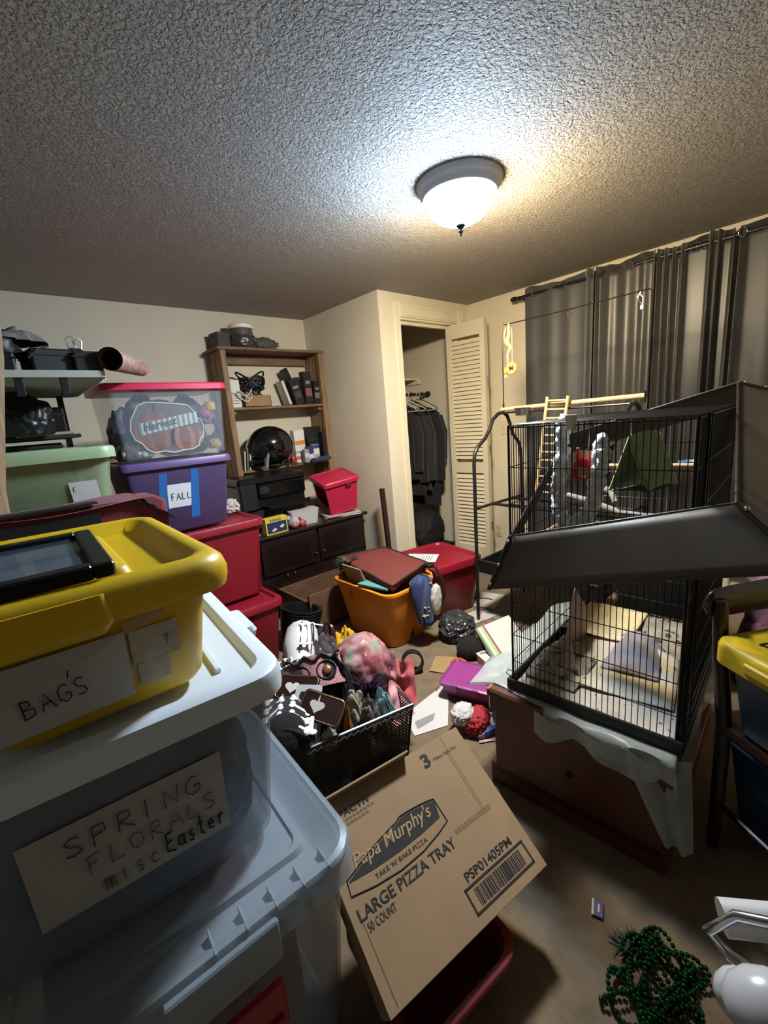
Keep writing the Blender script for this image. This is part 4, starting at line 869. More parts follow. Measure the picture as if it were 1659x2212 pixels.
# ================================================================ MESH BASKET AND COSTUME PILE
BX, BY, BR = .785, 1.375, math.radians(-14.5)
e = root('mesh_basket', 'black wire mesh basket overflowing with costume pieces', 'basket', (BX, BY, 0), BR)
hx, hy, hb = .31, .20, .25
MESHM = mat('#1a1a1c', .35, .6)
obj('rim', G().tube([(-hx, -hy, hb), (hx, -hy, hb), (hx, hy, hb), (-hx, hy, hb)], .008, 8, closed=True), mat('#6a6a70', .3, .8), e)
obj('base', G().box(-hx+.03, hx-.03, -hy+.02, hy-.02, 0, .006), MESHM, e, 0)
obj('corner_wire', G().tube([(-hx+.03, -hy+.02, .006), (-hx, -hy, hb)], .004, 6).tube([(hx-.03, -hy+.02, .006), (hx, -hy, hb)], .004, 6).tube([(hx-.03, hy-.02, .006), (hx, hy, hb)], .004, 6).tube([(-hx+.03, hy-.02, .006), (-hx, hy, hb)], .004, 6), MESHM, e)
def meshwall(p0, p1, q0, q1, nx, nz):
    g = G(); p0, p1, q0, q1 = map(Vector, (p0, p1, q0, q1)); nn = (p1-p0).cross(q0-p0).normalized()*.001; W2 = .0022
    P = lambda u, v: p0.lerp(p1, u).lerp(q0.lerp(q1, u), v)
    for sgn_ in (1, -1):
        for k in range(-nz, nx):
            u0, v0, u1, v1 = k/nx, 0., (k+nz)/nx, 1.
            if u0 < 0: v0 = -u0/(u1-u0); u0 = 0
            if u1 > 1: v1 = (1-k/nx)/((k+nz)/nx-k/nx); u1 = 1
            a, b_ = (P(u0, v0), P(u1, v1)) if sgn_ > 0 else (P(1-u0, v0), P(1-u1, v1))
            if (b_-a).length < .004: continue
            s = (b_-a).normalized().cross(nn.normalized())*W2
            g.add([a-s+nn*sgn_, a+s+nn*sgn_, b_+s+nn*sgn_, b_-s+nn*sgn_], [(0, 1, 2, 3)])
    return g
b0 = [(-hx+.03, -hy+.02, .006), (hx-.03, -hy+.02, .006), (hx-.03, hy-.02, .006), (-hx+.03, hy-.02, .006)]; t0 = [(-hx, -hy, hb), (hx, -hy, hb), (hx, hy, hb), (-hx, hy, hb)]
for i, (n_, z_) in enumerate(((46, 18), (30, 18), (46, 18), (30, 18))):
    j = (i+1) % 4; o = obj('mesh_panel', meshwall(b0[i], b0[j], t0[i], t0[j], n_, z_), MESHM, e, 0); o['kind'] = 'stuff'
for k in range(14):
    pass
obj('rim_lacing', (lambda g: [g.tube([(-hx+.62*k/22, -hy-.008, hb-.012), (-hx+.62*(k+.5)/22, -hy-.008, hb-.005), (-hx+.62*(k+.9)/22, -hy-.008, hb-.016)], .003, 5) for k in range(22)] and g)(G()), mat('#7d7d84', .3, .8), e)
def at(dx, dy, z):
    v = Matrix.Rotation(BR, 3, 'Z') @ Vector((dx, dy, 0)); return (BX+v.x, BY+v.y, z)
thing('black_costume', cloth(.25, .18, .25, 140), BLACKCLOTH, 'heap of black costume cloth in the left of the mesh basket', 'costume', at(-.045, .0, .012))
thing('dark_sweater', cloth(.20, .20, .24, 141), mat('#1e1619', .9, var=.4, vs=14, bump=.3), 'dark brown sweater heaped on the floor behind the basket', 'sweater', (1.0, 1.80, 0))
# skeleton hoodie
WHITEC = mat('#c9c7c6', .85, var=.08, vs=14, bump=.2, bs=60)
e = root('skeleton_shirt', 'black and white skeleton print shirt draped over the left of the basket', 'shirt', (0, 0, 0))
obj('white_sleeve', G().tube([(1.05, 1.90, .27), (.97, 1.80, .33), (.89, 1.68, .345), (.815, 1.57, .325)], [.055, .085, .08, .05], 14), WHITEC, e, 70)
def torso(u, v):
    p = Vector((.80, 1.60, .30)).lerp(Vector((.545, 1.22, .30)), v); s = Vector((.83, -.55, 0))
    w = .115*(1-.1*v); q = p + s*((u-.5)*2*w); q.z += .055*math.cos((u-.5)*PI)+.012*noise.noise(Vector((u*3, v*5, 1)))+.01
    return q
o = obj('black_body', G().grid(16, 24, torso), BLACKCLOTH, e, 70); md = o.modifiers.new('t', 'SOLIDIFY'); md.thickness = .012; md.offset = -1
def on_torso(u, v, up=.004): q = Vector(torso(u, v)); return q+Vector((-.0, -.0, up))
BONE = mat('#dcdad6', .8)
def bone(p, q, r, name='bone'):
    p, q = Vector(p), Vector(q); t = (q-p).normalized(); s = t.cross(Vector((0, 0, 1))).normalized()
    g = G().tube([p, p.lerp(q, .15), p.lerp(q, .5), p.lerp(q, .85), q], [r*1.1, r*.8, r*.65, r*.8, r*1.1], 8)
    for c in (p, q):
        for k in (-1, 1): g.add(*(lambda b_: (b_.v, b_.f))(blob(r*1.25, r*1.25, r*1.0, 1, 0, 1, 2, False).xf(Matrix.Translation(c+s*k*r*.9))))
    zc = (p.z+q.z)/2; g.v = [(x_, y_, (p.z+(q.z-p.z)*max(0, min(1, (Vector((x_, y_, 0))-Vector((p.x, p.y, 0))).dot(Vector((t.x, t.y, 0)))/max(1e-6, (q-p).length*Vector((t.x, t.y, 0)).length_squared))))+(z_-(p.z+(q.z-p.z)*max(0, min(1, (Vector((x_, y_, 0))-Vector((p.x, p.y, 0))).dot(Vector((t.x, t.y, 0)))/max(1e-6, (q-p).length*Vector((t.x, t.y, 0)).length_squared)))))*.35) for x_, y_, z_ in g.v]
    return obj(name, g, BONE, e, 60)
for k in range(6):
    v = .40+.105*k
    bone(on_torso(.12, v+.03), on_torso(.40, v), .0085); bone(on_torso(.60, v), on_torso(.86, v+.03), .0085)
bone(on_torso(.9, .28, .006), on_torso(.93, .58, .006), .012); bone(on_torso(.95, .64, .006), on_torso(.9, .97, .006), .012)
for k in range(5): bone(on_torso(.3+.1*k, .12, .006), on_torso(.25+.13*k, .0, .01), .005)
bone((.86, 1.60, .415), (.955, 1.75, .425), .008); bone((.885, 1.585, .41), (.98, 1.735, .42), .008)
obj('printed_line', G().tube([(.84, 1.585, .40), (.93, 1.72, .425), (1.01, 1.84, .40)], .004, 5).tube([(.90, 1.57, .40), (.985, 1.70, .42), (1.04, 1.82, .38)], .004, 5), INK, e)
bone((1.04, 1.80, .375), (1.12, 1.76, .34), .009)
def crum(name, label, cat, loc, s, col, seed, amp=.3, freq=2.4, rough=.8, rot=(0, 0, 0), var=.25, **k):
    soft = cat in ('cloth', 'sweater', 'pouch', 'wrapper', 'glove', 'scarf', 'tissue', 'petals', 'blanket', 'ribbon', 'plastic film')
    g = cloth(*s, seed, 46, .2+amp*.25) if soft else blob(*s, seed, amp, freq)
    o = thing(name, g, mat(col, rough, var=var, vs=22, **k), label, cat, loc, rot, smooth=70)
    if soft: o.modifiers.new('t', 'SOLIDIFY').thickness = .002
    return o
crum('black_pompom', 'round black fuzzy pompom at the front left corner of the basket', 'pompom', at(-.185, -.165, .225), (.088, .075, .10), '#0d0d0f', 150, .06, 6, .95)
crum('silver_pouch', 'shiny grey pouch behind the glitter mask', 'pouch', (.97, 1.62, .22), (.10, .08, .13), '#5c5558', 151, .35, 2.2, .25)
crum('brown_wrapper', 'shiny dark brown wrapper next to the white sleeve', 'wrapper', (1.06, 1.70, .22), (.08, .08, .12), '#3a1f20', 152, .35, 2.2, .25)
crum('yellow_glove', 'bunched bright yellow glove behind the plastic bag', 'glove', (1.13, 1.64, .27), (.07, .06, .075), '#d9a51c', 153, .4, 3)
# plastic bag with coloured goods
pb = bpy.data.materials.new('mat'); pb.use_nodes = True; N = pb.node_tree.nodes; L = pb.node_tree.links
B = N['Principled BSDF']; B.inputs['Roughness'].default_value = .18; B.inputs['Coat Weight'].default_value = .4
tcn = N.new('ShaderNodeTexCoord'); nn = N.new('ShaderNodeTexNoise'); nn.inputs['Scale'].default_value = 15; crn = N.new('ShaderNodeValToRGB')
cols = ['#3a3a48', '#6a4656', '#a8565c', '#a87a70', '#b88a98', '#7f9a72', '#9a95a0']
while len(crn.color_ramp.elements) < len(cols): crn.color_ramp.elements.new(.5)
for i, c in enumerate(cols): crn.color_ramp.elements[i].position = .25+.5*i/(len(cols)-1); crn.color_ramp.elements[i].color = srgb(c)
L.new(tcn.outputs['Object'], nn.inputs['Vector']); L.new(nn.outputs[0], crn.inputs[0]); L.new(crn.outputs[0], B.inputs['Base Color'])
thing('plastic_bag', blob(.125, .12, .15, 154, .16, 1.9, 5, ridge=True), pb, 'stuffed see-through bag with pink, red and green goods on the pile', 'bag', (1.03, 1.40, .20), smooth=80)
crum('black_scarf', 'crumpled black scarf between the mask and the plastic bag', 'scarf', at(.10, .02, .22), (.075, .09, .13), '#101013', 155, .4, 2)
crum('cream_crochet', 'bunched cream crochet cloth in the middle of the basket', 'cloth', at(.115, -.09, .22), (.055, .05, .085), '#a89f8c', 156, .45, 3.5)
crum('grey_cloth', 'grey cloth below the crochet cloth in the basket', 'cloth', at(.15, -.14, .19), (.05, .045, .08), '#6e6866', 157, .4, 3)
crum('black_glove', 'black glove at the front of the basket', 'glove', at(.03, -.13, .20), (.08, .055, .10), '#0f0f12', 158, .35, 2.6)
crum('orange_cloth', 'strip of orange cloth beside the black glove', 'cloth', at(.045, -.165, .22), (.022, .02, .085), '#b4701f', 159, .4, 2.5)
crum('teal_tissue', 'shiny teal tissue at the right of the basket', 'tissue', at(.22, -.12, .20), (.045, .04, .08), '#7fa3a6', 160, .4, 3, .3)
crum('rust_petals', 'orange silk petals behind the lower red tote', 'petals', (1.0, 2.02, .0), (.06, .05, .14), '#c8502a', 161, .5, 3)
crum('white_fluff', 'clump of white fluff at the front rim of the basket', 'fluff', at(-.03, -.17, .19), (.035, .025, .05), '#b9b2ac', 162, .4, 3)
leaves('bunch of dark purple tinsel at the right of the basket', 'purple_tinsel', at(.19, -.06, .22), '#2d1736', 260, .09, .13, 9, .004, 'tinsel')
leaves('tuft of copper tinsel by the skull card', 'copper_tinsel', at(-.10, -.125, .27), '#a85f3a', 120, .05, .05, 10, .004, 'tinsel')
# glitter mask
e = root('glitter_mask', 'pink glitter skull mask with black eye holes lying on the pile', 'mask', at(-.0, .035, .375), rot=(math.radians(42), math.radians(-3), math.radians(-28)))
MK = mat('#a0686c', .4, var=.5, vs=120, bump=.6, bs=300, metal=.3)
obj('face', G().grid(22, 12, lambda u, v: (-.115+.23*u, -.06+.13*v*(1-.25*abs(u-.5)), .025*math.cos((u-.5)*2.6))), MK, e, 60)
for x in (-.055, .05):
    o = obj('eye_hole', G().prism([(x+.036*math.cos(a), .0+.034*math.sin(a), .019-.3*abs(x)*.2) for a in [k*2*PI/18 for k in range(18)]], (0, 0, .006)), mat('#120d0e', .8), e, 0)
    obj('eye_rim', G().tube([(x+.038*math.cos(a), .0+.036*math.sin(a), .024) for a in [k*2*PI/18 for k in range(18)]], .004, 6, closed=True), mat('#1c1214', .5, bump=.5), e)
obj('sequin_eye', blob(.018, .02, .008, 7, .3, 4, 3).xf(Matrix.Translation((.052, -.002, .024))), mat('#9a6a48', .3, metal=.6), e)
obj('black_trim', G().tube([(-.115+.23*k/16, .055+.012*math.sin(k*1.3), .018+.012*math.cos((k/16-.5)*2.6)) for k in range(17)], .007, 6), mat('#140f10', .5, bump=.5), e)
# brown framed plaques
for i, (p, r, lb) in enumerate((((-.085, -.01, .37), (math.radians(30), 0, math.radians(-55)), 'dark brown rounded plaque with a gold edge beside the mask'), ((-.035, -.145, .345), (math.radians(42), math.radians(10), math.radians(-62)), 'dark brown rounded plaque with a gold edge at the basket front'))):
    e = root('plaque', lb, 'plaque', at(*p), rot=r)
    obj('board', G().ring_loft([rrect(.085, .05, .02, 0), rrect(.085, .05, .02, .008)]), mat('#2a1613', .25), e)
    obj('gold_edge', G().tube([(x, y, .009) for x, y, z in rrect(.08, .045, .018, 0)], .002, 5, closed=True), mat('#b08a60', .3, .8), e)
    obj('heart', G().prism([(-.02+.03*math.sin(a)**3, .025*(.81*math.cos(a)-.31*math.cos(2*a)-.12*math.cos(3*a)-.06*math.cos(4*a)), .0085) for a in [k*2*PI/20 for k in range(20)]], (0, 0, .001)), mat('#c9c2bb', .6), e, 0)
e = root('skull_card', 'white card with a printed black skull face in the basket', 'card', at(-.07, -.085, .365), rot=(math.radians(40), math.radians(-6), math.radians(-60)))
obj('card', G().ring_loft([rrect(.055, .048, .012, 0), rrect(.055, .048, .012, .003)]), mat('#c8c6c4', .6), e)
for x in (-.022, .022): obj('printed_eye', G().prism([(x+.013*math.cos(a), .008+.016*math.sin(a), .0032) for a in [k*2*PI/14 for k in range(14)]], (0, 0, .0006)), INK, e, 0)
obj('printed_nose', G().prism([(-.006, -.018, .0032), (.006, -.018, .0032), (0, -.006, .0032)], (0, 0, .0006)), INK, e, 0)
for k in range(5): obj('printed_tooth', G().box(-.024+.011*k, -.022+.011*k, -.042, -.026, .0032, .0038), INK, e, 0)
# pink tissue paper
TIS = mat('#eba4a8', .7, var=.15, vs=14); TIS2 = mat('#dc6a70', .7, var=.15, vs=14)
for i, (dx, dy, z, a, m_, lb) in enumerate(((.315, -.03, .17, .2, TIS, 'pale pink tissue paper standing at the right end of the basket'), (.335, -.085, .17, -.3, TIS2, 'coral tissue paper in front of the pale sheet'), (.30, -.15, .15, .5, TIS, 'folded pale pink tissue at the front right of the basket'))):
    e = root('tissue_paper', lb, 'tissue paper', at(dx, dy, z), rot=(-.55-.12*i, -.1, a+BR-.35))
    def tf(u, v, i=i):
        top = .20-.04*i+.05*abs(math.sin(u*4+i)); return (-.055+.11*u, .03*math.sin(u*5+i)*v+.02*noise.noise(Vector((u*4, v*4, i)))-.02*v, top*v*(1-.35*abs(u-.5)))
    o = obj('sheet', G().grid(14, 14, tf), m_, e, 40)

# ================================================================ CARDBOARD BOX AND RED BIN
e = root('cardboard_box', 'closed brown pizza tray carton tilted against the red bin in the foreground', 'box', (.626, .638, .3165), rot=(.565, .035, -.122))
w, h2, t = .25, .1935, .062
obj('carton', G().cbox(-w, w, -h2, h2, -t, -.002, .004), CARD, e)
obj('front_panel', G().cbox(-w, w, -h2, h2, -.003, 0, .001), CARD, e)
obj('crease', G().box(-.2285, -.2265, -.185, -.045, 0, .0006).box(.1725, .1745, -.02, .15, 0, .0005).box(.18, .1815, -.03, .19, 0, .0005), CARDDARK, e, 0)
obj('flap', G().cbox(-w, .05, h2, h2+.006, -.06, .035, .001).xf(Matrix()), CARD, e)
PM = plane_M((0, 0, .0008), (1, 0, 0), (0, 1, 0))
def pt(body, x0, x1, y0, y1, m=INK, **k): return text(body, x1-x0, m, e, plane_M((x0, y0, .0008), (1, 0, 0), (0, 1, 0)), height=y1-y0, **k)
pt('3', .088, .113, .140, .176, bold=.03)
pt('Pallets High Max', .125, .212, .142, .154, mat('#5a4c3c', .8))
pt('PACTIV', -.185, -.092, .147, .162, bold=.01)
for y_, x_ in ((.137, -.085), (.127, -.10)): obj('print_line', (lambda g: [g.box(-.185+.011*k, -.177+.011*k, y_, y_+.005, .0003, .0008) for k in range(int((x_+.185)/.011))] and g)(G()), mat('#6a563c', .8), e, 0)['kind'] = 'stuff'
def arch(u): return .077-.05*(u-.55)**2*2 - (.03*(1-u)**3)
top = [(-.222+.284*u, .030+(.077-.030)*(1-(1-min(1, u*1.02))**2.2)*1.0 if u < .6 else .077-.010*((u-.6)/.4)**2) for u in [k/16 for k in range(17)]]
low = [(.052, .028), (-.02, .022), (-.09, .020), (-.16, .022), (-.222, .028)]
obj('logo_banner', G().prism([(x, y, .0006) for x, y in top]+[(x, y, .0006) for x, y in low], (0, 0, .0003)), mat('#24211f', .75, var=.25, vs=30), e, 0)
out = [(x-.004 if i == 0 else x, y+.004) for i, (x, y) in enumerate(top)]+[(.066, .012), (.03, .002), (-.03, -.009), (-.10, -.012), (-.17, -.006), (-.23, .005)]
obj('logo_outline', G().tube([(x, y, .0006) for x, y in out], .0018, 4, closed=True), INK, e, 0)
text("Papa Murphy's", .236, mat('#a3875f', .8), e, plane_M((-.198, .033, .0012), (1, 0, 0), (0, 1, 0)), height=.040, bold=.008, shear=.25)
pt("TAKE 'N' BAKE PIZZA", -.163, -.008, .003, .013)
pt('LARGE PIZZA TRAY', -.232, .055, -.043, -.020, bold=.012)
pt('50 COUNT', -.222, -.148, -.066, -.050, mat('#3a3028', .8))
pt('PSP01405PM', .032, .195, -.113, -.094, bold=.012)
obj('smudged_stamp', (lambda g: [g.box(.07+.012*k, .079+.012*k, -.024, -.013, .0003, .0007) for k in range(11)] and g)(G()), mat('#7d6345', .8, var=.3, vs=90), e, 0)['kind'] = 'stuff'
fr = G()
for x0, x1, y0, y1 in ((.013, .018, -.172, -.119), (.219, .224, -.172, -.119), (.013, .224, -.124, -.119), (.013, .224, -.172, -.167)): fr.box(x0, x1, y0, y1, .0003, .0009)
obj('barcode_frame', fr, INK, e, 0)
x = .036; rnd = random.Random(3)
while x < .20:
    wd = rnd.choice((.0012, .0018, .003, .0042)); obj('barcode_bar', G().box(x, x+wd, -.163, -.129, .0003, .0009), INK, e, 0); x += wd+rnd.choice((.0014, .002, .0032))
e, b, l = tote('red_bin', 'red open bin on the carpet under the cardboard box', 'bin', (.555, .60, 0), math.radians(-7), .15, .145, .128, mat('#7d0e18', .45), None, taper=.03, r=.05)
thing('dark_cloth', blob(.11, .10, .16, 165, .15, 2), mat('#1d1718', .9, var=.3), 'dark cloth heaped in the red bin under the cardboard box', 'cloth', (.57, .66, .02))

# ================================================================ RIGHT: BROWN CABINET AND WIRE CAGE
CY = math.radians(4.4)
BRN = mat('#552a16', .45, var=.25, vs=5, stretch=(4, .6, 4), coat=.15)
e = root('brown_cabinet', 'low red-brown wooden cabinet carrying the wire cage', 'cabinet', (1.197, .262, 0), CY)
obj('side_panel', G().cbox(.0, .02, .018, .545, .05, .31, .003), BRN, e)
obj('body', G().box(.02, .82, .03, .53, .04, .31), BRN, e, 0)
obj('top', G().cbox(-.004, .84, -.002, .568, .30, .388, .008), BRN, e)
obj('plinth', G().cbox(.0, .83, .006, .566, 0, .085, .004), BRN, e)
obj('top_edge', G().cbox(-.005, .84, .562, .572, .36, .389, .003), mat('#9a6a3c', .5, var=.2), e)
kn = obj('cable_hole', G().cyl((-.003, .28, .19), (.001, .28, .19), .012, 16), mat('#1d0e08', .8), e); part_label(kn, 'dark round mark on the panel')
# plastic sheet under the cage
PLS = mat('#b7bfba', .35, var=.2, vs=9, alpha=.66, bump=.3, bs=40)
e = root('plastic_sheet', 'crumpled whitish plastic sheet spread under the cage and hanging over the cabinet', 'plastic sheet', (1.197, .262, .389), CY)
def pls(u, v):
    x = -.05+.93*u; y = -.085+.76*v; z = .004+.004*noise.noise(Vector((x*14, y*14, 3)))
    if x < .03 and y > .36: x = .03-(.03-x)*.35*max(0, 1-(y-.36)*6)
    elif x < -.006: z -= (-.006-x)*1.3+.012*math.sin(v*23)*(v > .1); x = -.012-(.006+x)*-.15
    if x >= -.006 and y > .572: z -= min(.1, (y-.572)*.4)+.01*math.sin(u*19)
    if y < -.004: z -= (-.004-y)*1.6; y = -.010+.01*math.sin(u*15)
    return (x, y, z)
o = obj('sheet', G().grid(70, 60, pls), PLS, e, 70)
def tail(u, v):
    a = Vector((-.03, .12, -.012)).lerp(Vector((.05, -.03, -.006)), u); b_ = Vector((-.045, .0, -.23)).lerp(Vector((-.02, -.055, -.25)), u); p = a.lerp(b_, v); return (p.x-.012*math.sin(u*9+v*2), p.y, p.z)
obj('hanging_corner', G().grid(16, 20, tail), PLS, e, 70)
def frontfold(u, v): return (-.022-.010*math.sin(u*17)-.012*v*abs(math.sin(u*6)), .03+.36*u, -.004-(.03+.05*abs(math.sin(u*4.5+.4)))*v)
obj('front_fold', G().grid(30, 8, frontfold), PLS, e, 70)
# cage
CX, CYY, CZ = 1.250, .275, .395
CW, CD, CT = .765, .488, .912       # x depth, y width, height
e = root('wire_cage', 'tall black wire bird cage standing on the brown cabinet', 'cage', (CX, CYY, CZ), CY)
WIRE = mat('#121214', .35, .5)
obj('corner_post', G().cyl((0, 0, 0), (0, 0, CT), .005, 8), WIRE, e); obj('corner_post', G().cyl((0, CD, 0), (0, CD, CT), .004, 8), WIRE, e)
obj('corner_post', G().cyl((CW, 0, 0), (CW, 0, CT), .004, 8), WIRE, e); obj('corner_post', G().cyl((CW, CD, 0), (CW, CD, CT), .004, 8), WIRE, e)
mw = None
def wire_at(x, y):
    global mw
    o = obj('wire', mw or G().cyl((0, 0, 0), (0, 0, CT), .0013, 6), WIRE, e, 60, loc=(x, y, 0)); mw = o.data
nf, ns = 30, 46
for k in range(1, nf): wire_at(0, CD*k/nf); wire_at(CW, CD*k/nf)
for k in range(1, ns): wire_at(CW*k/ns, CD); wire_at(CW*k/ns, 0)
for z in (.015, .10, .20, .32, .43, .55, .66, .78, .905):
    big = z in (.015, .905)
    obj('cross_wire', G().tube([(0, 0, z), (CW, 0, z), (CW, CD, z), (0, CD, z)], .0026 if big else .0017, 6, closed=True), WIRE, e)
mt = None
for k in range(1, 34):
    o = obj('roof_wire', mt or G().cyl((0, 0, CT), (0, CD, CT), .0013, 6), WIRE, e, 60, loc=(CW*k/34, 0, 0)); mt = o.data
for y in (.12, .25, .37): obj('roof_bar', G().cyl((0, y, CT), (CW, y, CT), .002, 6), WIRE, e)
obj('near_end_frame', G().cbox(-.004, CW, -.014, -.004, 0, .05, .003).tube([(-.002, -.012, .02), (.03, -.014, CT*.5), (.05, -.012, CT)], .006, 6).tube([(.10, -.012, .02), (.10, -.012, CT)], .004, 6), WIRE, e)
tr_ = G()
for x0, x1, y0, y1 in ((-.02, -.008, -.02, CD+.015), (CW, CW+.012, -.02, CD+.015), (-.008, CW, -.02, -.008), (-.008, CW, CD+.003, CD+.015)): tr_.cbox(x0, x1, y0, y1, -.002, .036, .003)
tr_.box(-.008, CW, -.008, CD+.003, 0, .006)
tray = obj('tray', tr_, mat('#0d0d0f', .5, var=.5, vs=30), e); part_label(tray, 'black plastic tray')
obj('latch', G().tube([(-.004, CD, .06), (-.015, CD+.012, .07), (-.012, CD+.02, .05), (-.002, CD+.006, .035)], .0018, 5), CHROME, e)
CMX = Matrix.Translation((CX, CYY, CZ)) @ Matrix.Rotation(CY, 4, 'Z'); CMI = CMX.inverted()
def incage(x, y, z=0): return tuple(CMX @ Vector((x, y, z)))
def cageloc(p): return CMI @ Vector(p)
# papers on the cage floor
def specks(m, col, scale, th):
    nt = m.node_tree; N = nt.nodes; L = nt.links; b = N['Principled BSDF']; src = b.inputs['Base Color'].links[0].from_socket
    n = N.new('ShaderNodeTexNoise'); n.inputs['Scale'].default_value = scale; n.inputs['Detail'].default_value = 3
    tc = N.new('ShaderNodeTexCoord'); L.new(tc.outputs['Object'], n.inputs['Vector'])
    r = N.new('ShaderNodeValToRGB'); r.color_ramp.elements[0].position = th; r.color_ramp.elements[1].position = th+.05
    mx = N.new('ShaderNodeMix'); mx.data_type = 'RGBA'; L.new(n.outputs[0], r.inputs[0]); L.new(r.outputs[0], mx.inputs['Factor']); L.new(src, mx.inputs['A']); mx.inputs['B'].default_value = srgb(col); L.new(mx.outputs['Result'], b.inputs['Base Color']); return m
NP = [specks(mat('#c4b9a4', .8, var=.15, vs=10), '#5a4c40', 38, .66), specks(mat('#b7ada0', .8, var=.3, vs=8), '#4c4238', 30, .64), specks(mat('#c9bb90', .8, var=.15, vs=10), '#5a4a36', 42, .66), mat('#8f8a92', .8, var=.35, vs=9), specks(mat('#9a9384', .85, var=.45, vs=12), '#37332e', 34, .58)]
def cpaper(label, x0, x1, y0, y1, z, mi, curl, seed, rz=0):
    cx, cy = (x0+x1)/2, (y0+y1)/2
    def fn(u, v):
        x = (x0-cx)+(x1-x0)*u; y = (y0-cy)+(y1-y0)*v
        zz = curl(u, v)+.006*noise.noise(Vector((u*5, v*5, seed)))+.004
        return (x, y, max(.0, zz))
    o = thing('cage_liner_paper', G().grid(22, 22, fn), NP[mi], label, 'paper', incage(cx, cy, z), (0, 0, CY+rz), 'liner papers on the cage floor', 70)
    md = o.modifiers.new('t', 'SOLIDIFY'); md.thickness = .0012
    return o
cpaper('flat stained paper covering the front of the cage floor', .0, .36, .0, CD-.005, .008, 1, lambda u, v: 0, 1)
cpaper('speckled grey paper at the back right of the cage floor', .36, .755, .0, .26, .008, 4, lambda u, v: .02*u, 2)
cpaper('cream paper curling up at the back left of the cage floor', .40, .75, .24, CD-.01, .010, 2, lambda u, v: .05*(1-u)**2+.03*u, 3)
cpaper('pale paper sheet lying across the middle of the cage floor', .12, .44, .05, .40, .016, 0, lambda u, v: .055*max(0, u-.55)*2*abs(math.sin(v*3)), 4, .12)
cpaper('dark printed paper arching up in the middle of the cage', .26, .48, .11, .29, .022, 3, lambda u, v: .06*math.sin(v*PI)*math.sin(min(1, u*1.5)*PI/2), 5, .1)
cpaper('brownish soiled paper at the far left of the cage floor', .06, .42, .30, .475, .018, 4, lambda u, v: .02*math.sin(u*4)*v, 6)
o = thing('folded_paper', G().grid(16, 18, lambda u, v: (.24*u, .07*math.sin(u*2.6)-.05*v*(1-u), .012+.24*v*max(.05, (1-abs(u-.75)*1.25))**1.3)), mat('#a8937e', .8, var=.25, vs=9), 'folded tan paper standing up at the left inside the cage', 'paper', incage(.16, .37, .02), (0, 0, CY-.1), smooth=60)
o.modifiers.new('t', 'SOLIDIFY').thickness = .0015
# toys
def rope(label, pts, r, col, seed, name='rope_perch'):
    P = []; n = len(pts)-1
    for k in range(n*9+1):
        s = k/9; i = min(int(s), n-1); f = s-i; P.append(Vector(pts[i]).lerp(Vector(pts[i+1]), f))
    g = G(); rnd = random.Random(seed)
    for k in range(0, len(P), 2):
        for q in range(3):
            b_ = blob(r*rnd.uniform(.7, 1.2), r*rnd.uniform(.7, 1.2), r*rnd.uniform(.9, 1.5), seed+k*3+q, .55, 2.2, 3, flat=False)
            b_.xf(Matrix.Translation(P[k]+Vector((rnd.uniform(-1, 1), rnd.uniform(-1, 1), rnd.uniform(-1, 1)))*r*.7)); g.add(b_.v, b_.f)
    g.tube(P, r*.6, 8)
    return thing(name, g, mat(col, .9, var=.3, vs=30), label, 'bird toy', smooth=60)
rope('fluffy blue-grey rope perch looping down inside the cage', [(1.50, .715, 1.29), (1.50, .732, 1.16), (1.50, .742, 1.05), (1.50, .735, .955), (1.50, .699, .925), (1.50, .642, .945), (1.50, .612, 1.045), (1.50, .598, 1.14), (1.50, .595, 1.22)], .019, '#dde4e8', 3)
e = root('mirror_toy', 'red plastic hanging bird toy with a red heart', 'bird toy', (1.52, .648, 1.155), rot=(0, .12, CY-.12))
RT = mat('#b8302a', .3, alpha=.9); 
obj('frame', G().cbox(-.004, .004, .031, .041, -.055, .05, .003).cbox(-.004, .004, -.041, -.031, -.055, .05, .003).cbox(-.004, .004, -.041, .041, -.06, -.05, .003), RT, e)
obj('mirror', G().box(-.002, .002, -.031, .031, -.05, .04), mat('#b98a70', .25), e, 0)
obj('heart', blob(.012, .024, .022, 3, .05, 2, 3, flat=False).xf(Matrix.Translation((-.012, .006, -.005))), mat('#c3182a', .3), e, 60)
for s_ in (1, -1): obj('wing', G().prism([(-.006, s_*.04, -.055), (-.006, s_*.055, -.065), (-.006, s_*.043, .0)], (.006, 0, 0)), RT, e, 0)
obj('chain', G().tube([(0, 0, .05), (0, 0, .148)], .0015, 5), CHROME, e)
e = root('felt_tent', 'green felt bird tent hanging inside the cage', 'bird tent', (1.60, .54, 1.05), CY)
FELT = mat('#7f9a68', .95, var=.2, vs=30, bump=.4, bs=120, sheen=.4)
def tent(u, v):
    a = (u-.5)*2; y = .062*a; z = .185*(1-abs(a))
    return (-.03+.17*v+.02*abs(a), y-.10*v*.55, z+.012*math.sin(v*3))
o = obj('felt_cover', G().grid(24, 14, tent), FELT, e, 70); o.modifiers.new('t', 'SOLIDIFY').thickness = .006
obj('floor_pad', G().grid(8, 8, lambda u, v: (-.02+.16*v, -.06+.12*u-.09*v*.55, .0+.004*math.sin(u*5))), mat('#49604a', .95), e, 70)
obj('chain', G().tube([(.0, .0, .18), (.0, .0, .257)], .002, 5), CHROME, e)
def branch(label, pts, rs, col, name='wood_perch'): return thing(name, G().tube(pts, rs, 9), mat(col, .85, var=.4, vs=22, bump=.4, bs=60), label, 'perch', smooth=60)
branch('long crooked grey driftwood perch across the cage', [(1.60, .755, 1.015), (1.60, .677, 1.0), (1.59, .62, .985), (1.58, .56, .972), (1.57, .48, .972), (1.55, .38, .985)], [.013, .014, .015, .013, .011, .006], '#8d8780')
